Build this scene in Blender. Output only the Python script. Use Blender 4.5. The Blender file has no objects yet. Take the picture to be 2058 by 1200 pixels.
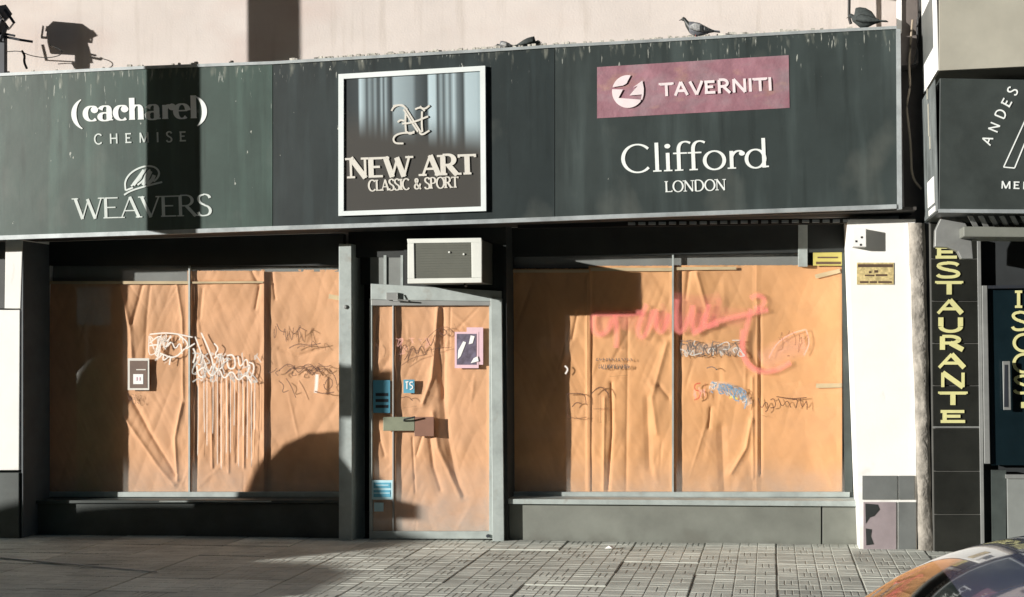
import bpy, math, random
import numpy as np
from mathutils import Vector, Matrix
R = math.radians
S = bpy.context.scene
COL = S.collection
random.seed(7)

# ------------------------------------------------------------------ camera
F, YAW, PITCH, ROLL, CD, CH = 2747.69, 0.186343, 0.038196, -0.013557, 13.4594, 1.96604
_cy, _sy, _cp, _sp = math.cos(YAW), math.sin(YAW), math.cos(PITCH), math.sin(PITCH)
FW = Vector((-_sy*_cp, _cy*_cp, _sp)); R0 = Vector((_cy, _sy, 0)); U0 = R0.cross(FW)
RT = math.cos(ROLL)*R0 + math.sin(ROLL)*U0
UP = -math.sin(ROLL)*R0 + math.cos(ROLL)*U0
CAM = Vector((0, -CD, CH))
cd = bpy.data.cameras.new('camera'); cam = bpy.data.objects.new('camera', cd); COL.objects.link(cam)
cd.sensor_width = 36; cd.lens = F/2058*36; cd.clip_end = 500; cd.clip_start = .05
cam.matrix_world = Matrix(((RT.x, UP.x, -FW.x, CAM.x), (RT.y, UP.y, -FW.y, CAM.y), (RT.z, UP.z, -FW.z, CAM.z), (0, 0, 0, 1)))
S.camera = cam
# ------------------------------------------------------------------ light
SUN = Vector((1.5, 1.0, -.33)).normalized()
world = bpy.data.worlds.new('World'); S.world = world; world.use_nodes = True
wn = world.node_tree.nodes; wl = world.node_tree.links
sky = wn.new('ShaderNodeTexSky'); sky.sky_type = 'NISHITA'; sky.sun_disc = False
sky.sun_elevation = math.asin(-SUN.z); sky.sun_rotation = math.atan2(-SUN.x, -SUN.y) % (2*math.pi)
wn['Background'].inputs[1].default_value = .05
wl.new(sky.outputs[0], wn['Background'].inputs[0])
sl = bpy.data.lights.new('sun', 'SUN'); so = bpy.data.objects.new('sun', sl); COL.objects.link(so)
sl.energy = 5; sl.angle = R(.6); sl.color = (1, .96, .90)
so.rotation_euler = SUN.to_track_quat('-Z', 'Y').to_euler(); so.location = (-12, -8, 8)
S.view_settings.view_transform = 'Standard'; S.view_settings.look = 'None'
S.view_settings.gamma = 1; S.view_settings.use_curve_mapping = False
S.view_settings.exposure = .5
S.render.engine = 'CYCLES'
S.cycles.transparent_max_bounces = 48

# ------------------------------------------------------------------ helpers
def W(px, py, Y):
    """point of the vertical plane y=Y that the photograph shows at (px, py)"""
    d = FW + RT*((px-1029)/F) - UP*((py-600)/F)
    t = (Y+CD)/d.y
    return CAM + d*t
def wx(px, Y, py=700): return W(px, py, Y).x
def wz(py, Y, px=1000): return W(px, py, Y).z

def tag(o, label=None, cat=None, group=None, kind=None):
    if label: o['label'] = label
    if cat: o['category'] = cat
    if group: o['group'] = group
    if kind: o['kind'] = kind
    return o

def thing(name, loc, label, cat, group=None):
    o = bpy.data.objects.new(name, None); COL.objects.link(o)
    o.location = loc; o.empty_display_size = .1
    return tag(o, label, cat, group)

class MB:
    def __init__(s): s.v = []; s.f = []; s.m = []
    def add(s, vs, fs, mi=0):
        b = len(s.v); s.v += [tuple(v) for v in vs]
        s.f += [tuple(b+i for i in f) for f in fs]; s.m += [mi]*len(fs)
    def box(s, x0, x1, y0, y1, z0, z1, mi=0):
        s.hexa([(x0,y0,z0),(x1,y0,z0),(x1,y0,z1),(x0,y0,z1)], [(x0,y1,z0),(x1,y1,z0),(x1,y1,z1),(x0,y1,z1)], mi); return s
    def hexa(s, fr, bk, mi=0):
        s.add(list(fr)+list(bk), [(0,1,2,3),(7,6,5,4),(0,4,5,1),(1,5,6,2),(2,6,7,3),(3,7,4,0)], mi); return s
    def prism(s, pts, dy, mi=0, back=True):
        """pts: front outline (any plane of constant y); extruded by dy along y"""
        n = len(pts); bk = [(p[0], p[1]+dy, p[2]) for p in pts]
        fs = [tuple(range(n))] + ([tuple(range(2*n-1, n-1, -1))] if back else [])
        fs += [(i, i+n, (i+1) % n+n, (i+1) % n) for i in range(n)]
        s.add([tuple(p) for p in pts]+bk, fs, mi); return s
    def pq(s, x0, y0, x1, y1, Y, dy, mi=0):
        """box whose front is the photo rectangle x0..x1,y0..y1 on plane Y"""
        return s.prism([W(x0,y1,Y), W(x1,y1,Y), W(x1,y0,Y), W(x0,y0,Y)], dy, mi)
    def tube(s, pts, r, n=8, mi=0, taper=None):
        pts = [Vector(p) for p in pts]; rings = []
        for i, p in enumerate(pts):
            t = (pts[min(i+1, len(pts)-1)]-pts[max(i-1, 0)]).normalized()
            a = t.cross(Vector((0, 0, 1)))
            if a.length < .1: a = t.cross(Vector((1, 0, 0)))
            a.normalize(); b = t.cross(a)
            rr = r if taper is None else taper[i]
            rings.append([p+a*rr*math.cos(2*math.pi*k/n)+b*rr*math.sin(2*math.pi*k/n) for k in range(n)])
        vs = [v for q in rings for v in q]; fs = []
        for i in range(len(pts)-1):
            for k in range(n):
                fs.append((i*n+k, i*n+(k+1) % n, (i+1)*n+(k+1) % n, (i+1)*n+k))
        fs.append(tuple(range(n-1, -1, -1))); fs.append(tuple((len(pts)-1)*n+k for k in range(n)))
        s.add(vs, fs, mi); return s
    def lathe(s, prof, c, n=24, mi=0, axis='z'):
        vs = []; fs = []
        for r, h in prof:
            for k in range(n):
                a = 2*math.pi*k/n
                if axis == 'z': vs.append((c[0]+r*math.cos(a), c[1]+r*math.sin(a), c[2]+h))
                else: vs.append((c[0]+r*math.cos(a), c[1]+h, c[2]+r*math.sin(a)))
        for i in range(len(prof)-1):
            for k in range(n): fs.append((i*n+k, i*n+(k+1) % n, (i+1)*n+(k+1) % n, (i+1)*n+k))
        fs.append(tuple(range(n-1, -1, -1))); fs.append(tuple((len(prof)-1)*n+k for k in range(n)))
        s.add(vs, fs, mi); return s
    def build(s, name, mat, parent=None, smooth=False, bevel=0, origin=None, label=None):
        me = bpy.data.meshes.new(name)
        if parent is not None: off = parent.matrix_basis.translation.copy() if parent.parent is None else parent.parent.location + parent.location
        else:
            if origin is None:
                a = np.array(s.v); off = Vector(((a[:,0].min()+a[:,0].max())/2, (a[:,1].min()+a[:,1].max())/2, a[:,2].min()))
            else: off = Vector(origin)
        me.from_pydata([(v[0]-off.x, v[1]-off.y, v[2]-off.z) for v in s.v], [], s.f)
        for m in (mat if isinstance(mat, (list, tuple)) else [mat]): me.materials.append(m)
        me.polygons.foreach_set('material_index', s.m)
        if smooth: me.polygons.foreach_set('use_smooth', [True]*len(s.f))
        me.update()
        o = bpy.data.objects.new(name, me); COL.objects.link(o)
        if parent is not None: o.parent = parent
        else: o.location = off
        if bevel:
            b = o.modifiers.new('bevel', 'BEVEL'); b.width = bevel; b.segments = 2; b.limit_method = 'ANGLE'
        if label: o['label'] = label
        return o

# ------------------------------------------------------------------ materials
def M(name, col, rough=.6, metal=0, var=.12, vscale=3, bump=0, bscale=60, col2=None, stretch=(1,1,1), spec=.5, coat=0):
    m = bpy.data.materials.new(name); m.use_nodes = True; nt = m.node_tree; N = nt.nodes; L = nt.links
    b = N['Principled BSDF']; b.inputs['Roughness'].default_value = rough; b.inputs['Metallic'].default_value = metal
    b.inputs['Specular IOR Level'].default_value = spec; b.inputs['Coat Weight'].default_value = coat
    geo = N.new('ShaderNodeNewGeometry'); mp = N.new('ShaderNodeMapping'); mp.inputs['Scale'].default_value = stretch
    L.new(geo.outputs['Position'], mp.inputs[0])
    n1 = N.new('ShaderNodeTexNoise'); n1.inputs['Scale'].default_value = vscale; n1.inputs['Detail'].default_value = 6; n1.inputs['Roughness'].default_value = .65
    L.new(mp.outputs[0], n1.inputs[0])
    mx = N.new('ShaderNodeMix'); mx.data_type = 'RGBA'
    c2 = col2 or tuple(c*(1-var*2.2) for c in col); c1 = tuple(min(1, c*(1+var*.6)) for c in col)
    mx.inputs[6].default_value = (*c1, 1); mx.inputs[7].default_value = (*c2, 1)
    rp = N.new('ShaderNodeMapRange'); rp.inputs[1].default_value = .35; rp.inputs[2].default_value = .72
    L.new(n1.outputs[0], rp.inputs[0]); L.new(rp.outputs[0], mx.inputs[0])
    L.new(mx.outputs[2], b.inputs['Base Color'])
    if bump:
        n2 = N.new('ShaderNodeTexNoise'); n2.inputs['Scale'].default_value = bscale; n2.inputs['Detail'].default_value = 5
        L.new(geo.outputs['Position'], n2.inputs[0])
        bp = N.new('ShaderNodeBump'); bp.inputs['Strength'].default_value = 1; bp.inputs['Distance'].default_value = bump
        L.new(n2.outputs[0], bp.inputs['Height']); L.new(bp.outputs[0], b.inputs['Normal'])
    m['mix'] = mx.name
    return m
def overlay(m, col, scale, stretch, lo, hi, zlo=None, zhi=None, amt=1, rough=None, seed=0):
    """stain layer: noise threshold, optionally confined to heights zlo..zhi (fades out to zlo)"""
    nt = m.node_tree; N = nt.nodes; L = nt.links; b = N['Principled BSDF']
    src = b.inputs['Base Color'].links[0].from_socket
    geo = N.new('ShaderNodeNewGeometry'); mp = N.new('ShaderNodeMapping'); mp.inputs['Scale'].default_value = stretch
    mp.inputs['Location'].default_value = (seed*3.1, seed*1.7, seed*.9)
    L.new(geo.outputs['Position'], mp.inputs[0])
    n = N.new('ShaderNodeTexNoise'); n.inputs['Scale'].default_value = scale; n.inputs['Detail'].default_value = 5
    L.new(mp.outputs[0], n.inputs[0])
    r = N.new('ShaderNodeMapRange'); r.inputs[1].default_value = lo; r.inputs[2].default_value = hi; r.inputs[4].default_value = amt
    fac = n.outputs[0]
    if zlo is not None:
        sx = N.new('ShaderNodeSeparateXYZ'); L.new(geo.outputs['Position'], sx.inputs[0])
        zr = N.new('ShaderNodeMapRange'); zr.inputs[1].default_value = zlo; zr.inputs[2].default_value = zhi
        zr.inputs[3].default_value = -.25; zr.inputs[4].default_value = .12; L.new(sx.outputs[2], zr.inputs[0])
        ad = N.new('ShaderNodeMath'); ad.operation = 'ADD'; L.new(n.outputs[0], ad.inputs[0]); L.new(zr.outputs[0], ad.inputs[1]); fac = ad.outputs[0]
    L.new(fac, r.inputs[0])
    mx = N.new('ShaderNodeMix'); mx.data_type = 'RGBA'; mx.inputs[7].default_value = (*col, 1)
    L.new(r.outputs[0], mx.inputs[0]); L.new(src, mx.inputs[6]); L.new(mx.outputs[2], b.inputs['Base Color'])
    return m
def paint_mat(name, col, alpha=1):
    """sprayed or drawn paint, opacity from the 'op' attribute of the stroke"""
    m = bpy.data.materials.new(name); m.use_nodes = True; nt = m.node_tree; N = nt.nodes; L = nt.links
    b = N['Principled BSDF']; b.inputs['Base Color'].default_value = (*col, 1); b.inputs['Roughness'].default_value = .6
    at = N.new('ShaderNodeAttribute'); at.attribute_name = 'op'
    nz = N.new('ShaderNodeTexNoise'); nz.inputs['Scale'].default_value = 90; nz.inputs['Detail'].default_value = 3
    g = N.new('ShaderNodeNewGeometry'); L.new(g.outputs['Position'], nz.inputs[0])
    r = N.new('ShaderNodeMapRange'); r.inputs[1].default_value = .3; r.inputs[2].default_value = .6; r.inputs[3].default_value = .8; r.inputs[4].default_value = 1
    L.new(nz.outputs[0], r.inputs[0])
    mu = N.new('ShaderNodeMath'); mu.operation = 'MULTIPLY'; L.new(at.outputs['Fac'], mu.inputs[0]); L.new(r.outputs[0], mu.inputs[1])
    m2 = N.new('ShaderNodeMath'); m2.operation = 'MULTIPLY'; L.new(mu.outputs[0], m2.inputs[0]); m2.inputs[1].default_value = alpha
    L.new(m2.outputs[0], b.inputs['Alpha'])
    return m
def glass_mat(name, tint=(1, 1, 1), dust=.012, ior=1.45):
    m = bpy.data.materials.new(name); m.use_nodes = True; nt = m.node_tree; N = nt.nodes; L = nt.links
    N.remove(N['Principled BSDF']); out = N['Material Output']
    tr = N.new('ShaderNodeBsdfTransparent'); tr.inputs[0].default_value = (*tint, 1)
    gl = N.new('ShaderNodeBsdfGlossy'); gl.inputs['Roughness'].default_value = .03
    df = N.new('ShaderNodeBsdfDiffuse'); df.inputs[0].default_value = (.6, .57, .52, 1)
    lw_ = N.new('ShaderNodeLayerWeight'); lw_.inputs[0].default_value = .5
    pw = N.new('ShaderNodeMath'); pw.operation = 'POWER'; pw.inputs[1].default_value = 5; L.new(lw_.outputs['Facing'], pw.inputs[0])
    fr = N.new('ShaderNodeMath'); fr.operation = 'MULTIPLY_ADD'; fr.inputs[1].default_value = .96; fr.inputs[2].default_value = .035; L.new(pw.outputs[0], fr.inputs[0])
    m1 = N.new('ShaderNodeMixShader'); L.new(fr.outputs[0], m1.inputs[0]); L.new(tr.outputs[0], m1.inputs[1]); L.new(gl.outputs[0], m1.inputs[2])
    nz = N.new('ShaderNodeTexNoise'); nz.inputs['Scale'].default_value = 2.5; nz.inputs['Detail'].default_value = 7
    g = N.new('ShaderNodeNewGeometry'); L.new(g.outputs['Position'], nz.inputs[0])
    r = N.new('ShaderNodeMapRange'); r.inputs[1].default_value = .4; r.inputs[2].default_value = .75; r.inputs[3].default_value = dust*.3; r.inputs[4].default_value = dust*2
    L.new(nz.outputs[0], r.inputs[0])
    sz = N.new('ShaderNodeSeparateXYZ'); L.new(g.outputs['Position'], sz.inputs[0])
    gz = N.new('ShaderNodeMapRange'); gz.inputs[1].default_value = .85; gz.inputs[2].default_value = .1; gz.inputs[3].default_value = 0; gz.inputs[4].default_value = .5 if dust > .01 else .1
    L.new(sz.outputs[2], gz.inputs[0])
    n3 = N.new('ShaderNodeTexNoise'); n3.inputs['Scale'].default_value = 5; n3.inputs['Detail'].default_value = 6; L.new(g.outputs['Position'], n3.inputs[0])
    gm = N.new('ShaderNodeMath'); gm.operation = 'MULTIPLY'; L.new(gz.outputs[0], gm.inputs[0]); L.new(n3.outputs[0], gm.inputs[1])
    ga = N.new('ShaderNodeMath'); ga.operation = 'ADD'; L.new(gm.outputs[0], ga.inputs[0]); L.new(r.outputs[0], ga.inputs[1]); r = ga
    m2 = N.new('ShaderNodeMixShader'); L.new(r.outputs[0], m2.inputs[0]); L.new(m1.outputs[0], m2.inputs[1]); L.new(df.outputs[0], m2.inputs[2])
    L.new(m2.outputs[0], out.inputs[0]); return m

BIRD = (.62, .64, .58)
ZT = wz(100, 0); ZB = 3.23
def signmat(n, c, seed):
    m = M(n, c, rough=.38, var=.12, vscale=1.4, bump=.004, bscale=1.6)
    overlay(m, tuple(x*2.2 for x in c), 1.0, (5, 1, .5), .5, .78, amt=.6, seed=seed+4)
    overlay(m, tuple(x*.45 for x in c), 1.6, (7, 1, .6), .55, .75, amt=.6, seed=seed+14)
    overlay(m, (.16, .17, .15), .9, (1.5, 1, 1), .60, .72, amt=.3, seed=seed+24)
    overlay(m, (.30, .31, .26), 2.2, (9, 1, 2), .60, .80, ZB+1.3, ZT+.05, amt=.5, seed=seed)
    overlay(m, BIRD, 5, (10, 1, 1.1), .70, .73, ZB+.1, ZT+.3, amt=.5, seed=seed+2)
    overlay(m, BIRD, 9, (1.6, 1, .8), .735, .75, amt=.6, seed=seed+7)
    return m
m_sign_l = signmat('sign teal grey film left', (.044, .074, .063), 1)
m_sign_c = signmat('sign dark film centre', (.024, .034, .035), 2)
m_sign_r = signmat('sign grey film right', (.038, .050, .049), 3)
m_trim = M('brushed sign trim', (.42, .46, .47), .45, .3, var=.2)
m_wall = M('beige render', (.64, .585, .55), .9, var=.05, vscale=1.1, bump=.002, bscale=45)
overlay(m_wall, (.40, .35, .30), 1.6, (6, 1, .5), .56, .78, amt=.4)
overlay(m_wall, (.55, .44, .40), .8, (1, 1, 2), .5, .7, amt=.5, seed=5)
m_white = M('white painted render', (.80, .80, .77), .85, var=.03, vscale=2, bump=.0012, bscale=50)
overlay(m_white, (.45, .44, .40), 3, (3, 1, 1), .66, .8, amt=.5)
m_shade = M('dark pier side shade', (.085, .10, .11), .6)  # dark tone stands in for shade on the left pier's side
for m__ in (m_white,): overlay(m__, (.42, .39, .33), 4, (1, 1, 1), .50, .75, 1.1, .2, amt=.5, seed=9)
m_black = M('black painted wall', (.018, .022, .021), .6, var=.2)
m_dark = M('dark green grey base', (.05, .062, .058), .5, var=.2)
m_soffit = M('dark soffit', (.05, .045, .04), .8)
m_grey = M('pale grey metal frame', (.37, .415, .40), .5, .15, var=.12, vscale=5)
overlay(m_grey, (.25, .22, .18), 8, (1, 1, 1), .6, .75, amt=.5)
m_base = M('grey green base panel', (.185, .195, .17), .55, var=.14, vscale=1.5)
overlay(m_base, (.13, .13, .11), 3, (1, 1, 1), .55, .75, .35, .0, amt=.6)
m_blind = M('grey blind', (.20, .215, .205), .7, var=.08)
m_paperA = M('kraft paper', (.69, .385, .205), .75, var=.07, vscale=2.2, bump=.0012, bscale=14)
overlay(m_paperA, (.46, .25, .12), 1.4, (1, 1, .7), .52, .72, amt=.6)
m_paperB = M('kraft paper right', (.71, .375, .165), .75, var=.07, vscale=2.2, bump=.0012, bscale=14)
overlay(m_paperB, (.47, .245, .10), 1.4, (1, 1, .7), .50, .70, amt=.65, seed=3)
m_glass = glass_mat('dusty window glass')
m_letter = M('white letters', (.78, .82, .80), .5, var=.05)
m_letter2 = M('dulled white letters', (.60, .66, .63), .5, var=.1)
m_cream = M('cream metal letters', (.66, .64, .58), .45, var=.05)
m_frame = M('white aluminium frame', (.74, .80, .80), .4, var=.04)
m_pink = M('faded pink banner', (.31, .150, .185), .6, var=.14, vscale=2.5, bump=.02, bscale=4)
overlay(m_pink, (.27, .21, .23), 2.2, (1, 1, 2), .48, .66, amt=.7)
overlay(m_pink, (.40, .24, .17), 3, (1, 1, 2), .58, .7, amt=.5, seed=6)
m_ac = M('white plastic', (.70, .72, .67), .5, var=.05)
m_acside = M('dark metal case', (.05, .055, .045), .5)
m_grill = M('grey green grille', (.10, .105, .085), .6, var=.08)
m_conc = M('old rough plaster', (.34, .315, .275), .95, var=.25, vscale=7, bump=.02, bscale=16)
overlay(m_conc, (.13, .12, .10), 6, (1, 1, .5), .56, .68, amt=.7)
m_brown = M('brown grey column', (.15, .13, .12), .8)
m_tileb = M('black glazed tile', (.020, .021, .018), .22, var=.15)
m_grout = M('grey grout', (.12, .12, .11), .9)
m_gold = M('pale yellow letters', (.62, .60, .28), .5, var=.08)
m_tgrey = M('grey wall tile', (.15, .16, .155), .35, var=.12)
m_tpink = M('pinkish grey wall tile', (.30, .255, .265), .4, var=.1)
m_tedge = M('light tile joint', (.50, .50, .49), .8)
m_neigh = M('neighbour dark sign', (.045, .055, .052), .4, var=.15)
m_nslab = M('neighbour beige cladding', (.40, .385, .32), .6, var=.1, vscale=1.2)
m_nside = M('scratched grey film', (.16, .18, .18), .5, var=.3, vscale=6, stretch=(1, 1, .4))
m_white2 = M('bright white paint', (.82, .82, .80), .7, var=.03)
m_metal = M('dull grey metal', (.30, .31, .30), .45, .4)
m_gap = M('dark gap', (.01, .011, .012), .9)
m_steel = M('dark steel', (.03, .035, .045), .5, .3)
m_cable = M('black cable', (.02, .02, .02), .6)
m_cable2 = M('beige cable', (.34, .28, .21), .7)
m_yellow = M('yellow notice', (.46, .40, .11), .6, var=.1)
m_plaque = M('worn yellow enamel', (.62, .50, .24), .5, var=.25, vscale=30)
m_ink = M('brown ink', (.10, .06, .035), .7)
m_brownp = M('brown notice', (.14, .085, .06), .6)
m_bluep = M('blue sticker', (.10, .36, .50), .5)
m_blued = M('light blue sticker edge', (.45, .68, .74), .5)
m_pinkp = M('pale pink paper', (.72, .50, .56), .6, var=.05)
m_picture = M('dark violet print', (.075, .06, .085), .5, col2=(.20, .18, .26), vscale=14)
m_doorglass = glass_mat('dark door glass', (.25, .35, .38), .01)
m_inner = M('dark interior', (.02, .024, .026), .8)
m_pave = M('grey paving', (.58, .60, .54), .85, var=.14, vscale=1.8, bump=.0015, bscale=70)
overlay(m_pave, (.32, .33, .29), 2.0, (.6, 1.6, 1), .54, .74, amt=.6)
overlay(m_pave, (.55, .54, .48), 9, (1, 1, 1), .64, .74, amt=.5, seed=4)
overlay(m_pave, (.13, .13, .11), 1.1, (.5, 4, 1), .62, .74, amt=.75, seed=11)
overlay(m_pave, (.10, .10, .09), 14, (1, 1, 1), .72, .76, amt=.8, seed=2)
nt_p = m_pave.node_tree; bs_p = nt_p.nodes['Principled BSDF']; src_p = bs_p.inputs['Base Color'].links[0].from_socket
oi = nt_p.nodes.new('ShaderNodeObjectInfo'); hv = nt_p.nodes.new('ShaderNodeHueSaturation'); mr_p = nt_p.nodes.new('ShaderNodeMapRange'); mr_p.inputs[3].default_value = .80; mr_p.inputs[4].default_value = 1.10
nt_p.links.new(oi.outputs['Random'], mr_p.inputs[0]); nt_p.links.new(mr_p.outputs[0], hv.inputs['Value']); nt_p.links.new(src_p, hv.inputs['Color']); 
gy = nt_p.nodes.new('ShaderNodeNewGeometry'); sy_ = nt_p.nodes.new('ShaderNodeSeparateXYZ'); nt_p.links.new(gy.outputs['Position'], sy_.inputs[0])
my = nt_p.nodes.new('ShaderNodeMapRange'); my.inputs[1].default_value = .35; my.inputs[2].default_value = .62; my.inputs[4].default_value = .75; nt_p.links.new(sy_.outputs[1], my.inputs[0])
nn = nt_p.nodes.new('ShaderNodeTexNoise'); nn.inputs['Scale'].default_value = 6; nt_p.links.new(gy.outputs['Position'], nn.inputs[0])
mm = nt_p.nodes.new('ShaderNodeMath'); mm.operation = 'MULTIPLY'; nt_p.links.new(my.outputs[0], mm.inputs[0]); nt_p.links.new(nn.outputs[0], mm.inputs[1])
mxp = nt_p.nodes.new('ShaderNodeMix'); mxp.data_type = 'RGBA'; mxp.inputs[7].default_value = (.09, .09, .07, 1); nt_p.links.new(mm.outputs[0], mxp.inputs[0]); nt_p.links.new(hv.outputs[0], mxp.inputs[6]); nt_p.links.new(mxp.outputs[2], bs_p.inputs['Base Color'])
m_joint = M('dirty joint', (.21, .21, .18), .95)
m_asph = M('asphalt', (.055, .055, .055), .9, var=.2, bump=.003, bscale=120)
m_kerb = M('kerb concrete', (.38, .38, .35), .85, bump=.002)
m_line = M('white road paint', (.62, .62, .60), .7)
m_bluecar = M('dark blue car paint', (.02, .13, .60), .2, .0, var=.05, coat=1)
m_vanp = M('white van paint', (.75, .75, .74), .3, coat=.5)
m_rubber = M('tyre rubber', (.02, .02, .02), .8)
m_rim = M('wheel alloy', (.45, .45, .46), .35, .8)
m_carglass = M('car glass', (.012, .016, .018), .04, var=0, coat=.5)
m_carblack = M('black plastic trim', (.02, .02, .02), .5)
m_lamp = M('lamp lens', (.7, .7, .68), .2)
m_redl = M('red lamp lens', (.4, .02, .02), .2)
m_green = M('green plastic', (.03, .14, .05), .5, var=.2)
m_opp = M('opposite wall', (.16, .14, .12), .9, var=.12)

# ------------------------------------------------------------------ stroke letters
def arc(cx, cy, rx, ry, a0, a1, n=18):
    return [(cx+rx*math.cos(R(a0+(a1-a0)*i/n)), cy+ry*math.sin(R(a0+(a1-a0)*i/n))) for i in range(n+1)]
def bez(*P, n=16):
    P = [np.array(p, float) for p in P]; o = []
    for i in range(n+1):
        t = i/n; q = P[:]
        while len(q) > 1: q = [q[j]*(1-t)+q[j+1]*t for j in range(len(q)-1)]
        o.append(tuple(q[0]))
    return o
# each stroke: (mode, points); T thick, H hair, D width follows direction. s: foot/head serifs (x, y)
G = {
 'A': (.84, [('H', [(.06,0),(.42,1)]), ('T', [(.42,1),(.78,0)]), ('H', [(.18,.34),(.66,.34)])], [(.06,0),(.78,0)]),
 'C': (.84, [('D', arc(.46,.5,.40,.5,42,318,26))], []),
 'D': (.86, [('T', [(.12,0),(.12,1)]), ('D', [(.12,1),(.36,1)]+arc(.36,.5,.42,.5,90,-90,22)+[(.12,0)])], []),
 'E': (.70, [('T', [(.12,0),(.12,1)]), ('H', [(.02,1),(.62,1)]), ('H', [(.12,.52),(.52,.52)]), ('H', [(.02,0),(.64,0)])], []),
 'H': (.86, [('T', [(.12,0),(.12,1)]), ('T', [(.74,0),(.74,1)]), ('H', [(.12,.52),(.74,.52)])], [(.12,0),(.12,1),(.74,0),(.74,1)]),
 'I': (.28, [('T', [(.14,0),(.14,1)])], [(.14,0),(.14,1)]),
 'L': (.64, [('T', [(.12,0),(.12,1)]), ('H', [(.02,0),(.58,0)]), ('H', [(.58,0),(.60,.16)])], [(.12,1)]),
 'M': (1.0, [('H', [(.10,0),(.12,1)]), ('T', [(.12,1),(.50,.04)]), ('H', [(.50,.04),(.88,1)]), ('T', [(.88,1),(.90,0)])], [(.10,0),(.90,0)]),
 'N': (.88, [('H', [(.12,0),(.12,1)]), ('T', [(.12,1),(.76,0)]), ('H', [(.76,0),(.76,1)])], [(.12,0),(.76,1),(.06,1)]),
 'O': (.94, [('D', arc(.47,.5,.41,.5,0,360,34))], []),
 'P': (.70, [('T', [(.12,0),(.12,1)]), ('D', [(.12,1),(.34,1)]+arc(.34,.74,.27,.26,90,-90,16)+[(.12,.48)])], [(.12,0),(.04,1)]),
 'R': (.80, [('T', [(.12,0),(.12,1)]), ('D', [(.12,1),(.34,1)]+arc(.34,.75,.27,.25,90,-90,16)+[(.12,.50)]), ('T', [(.36,.50),(.74,0)])], [(.12,0),(.04,1),(.76,0)]),
 'S': (.62, [('D', bez((.54,.84),(.50,1.02),(.28,1.02),n=8)+bez((.28,1.0),(-.02,.98),(.02,.62),(.31,.52),n=10)+bez((.31,.50),(.64,.42),(.62,.0),(.30,.0),n=10)+bez((.29,0),(.08,-.02),(.05,.18),n=8))], []),
 'T': (.76, [('T', [(.38,0),(.38,1)]), ('H', [(.02,1),(.74,1)]), ('H', [(.02,1),(.02,.84)]), ('H', [(.74,1),(.74,.84)])], [(.38,0)]),
 'U': (.84, [('T', [(.12,1),(.12,.36)]), ('D', arc(.42,.34,.30,.34,180,360,16)), ('T', [(.72,.36),(.72,1)])], [(.12,1),(.72,1)]),
 'V': (.82, [('T', [(.05,1),(.42,0)]), ('H', [(.42,0),(.77,1)])], [(.05,1),(.77,1)]),
 'W': (1.18, [('T', [(.05,1),(.34,0)]), ('H', [(.34,0),(.60,.95)]), ('T', [(.56,.95),(.86,0)]), ('H', [(.86,0),(1.13,1)])], [(.05,1),(1.13,1)]),
 '&': (.84, [('D', bez((.78,.5),(.62,-.08),(.2,-.08),(.14,.22),n=14)+bez((.14,.22),(.12,.46),(.52,.56),(.50,.82),n=10)+bez((.50,.82),(.46,1.04),(.2,1.0),(.24,.76),n=8)+bez((.24,.76),(.3,.5),(.6,.2),(.82,0),n=10))], []),
 'c': (.56, [('D', arc(.31,.33,.26,.33,48,310,22)), ('B', [(.43,.50)])], []),
 'a': (.62, [('T', [(.44,.50),(.44,.02)]), ('D', bez((.08,.50),(.14,.70),(.44,.74),(.44,.46),n=14)), ('D', arc(.26,.17,.20,.18,60,400,18)), ('H', [(.44,.02),(.60,.03)])], []),
 'h': (.68, [('T', [(.14,0),(.14,1)]), ('D', bez((.14,.45),(.22,.72),(.50,.74),(.50,.42),n=14)), ('T', [(.50,.42),(.50,0)])], [(.14,0),(.50,0)]),
 'r': (.50, [('T', [(.14,0),(.14,.64)]), ('D', bez((.14,.42),(.20,.62),(.34,.68),(.44,.60),n=10)), ('B', [(.43,.54)])], [(.14,0)]),
 'e': (.60, [('H', [(.07,.36),(.52,.36)]), ('D', arc(.30,.33,.25,.33,6,312,26))], []),
 'l': (.30, [('T', [(.15,0),(.15,1.04)])], [(.15,0)]),
 'i': (.30, [('T', [(.15,0),(.15,.66)]), ('B', [(.15,.90)])], [(.15,0)]),
 'f': (.40, [('T', [(.15,0),(.15,.76)]), ('D', bez((.15,.74),(.15,1.04),(.34,1.10),(.48,.98),n=12)), ('H', [(0,.63),(.38,.63)])], [(.15,0)]),
 'o': (.66, [('D', arc(.33,.33,.27,.33,0,360,28))], []),
 'd': (.68, [('D', arc(.30,.33,.25,.33,0,360,28)), ('T', [(.53,0),(.53,1.06)]), ('H', [(.53,.01),(.66,.01)])], []),
 '(': (.34, [('L', arc(.55,.42,.46,.72,118,242,20))], []),
 ')': (.34, [('L', arc(-.21,.42,.46,.72,62,-62,20))], []),
 ' ': (.42, [], []),
}
def ribbon(pts, wf):
    n = len(pts); L_ = []; Rr = []
    closed = n > 3 and math.hypot(pts[0][0]-pts[-1][0], pts[0][1]-pts[-1][1]) < 1e-6
    for i in range(n):
        a = pts[i-1] if i > 0 else (pts[-2] if closed else pts[0])
        b = pts[i+1] if i < n-1 else (pts[1] if closed else pts[-1])
        dx, dy = b[0]-a[0], b[1]-a[1]; l = math.hypot(dx, dy) or 1
        w = wf(abs(dy)/l, i/(n-1))/2
        nx, ny = -dy/l*w, dx/l*w
        L_.append((pts[i][0]+nx, pts[i][1]+ny)); Rr.append((pts[i][0]-nx, pts[i][1]-ny))
    return L_, Rr
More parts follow.
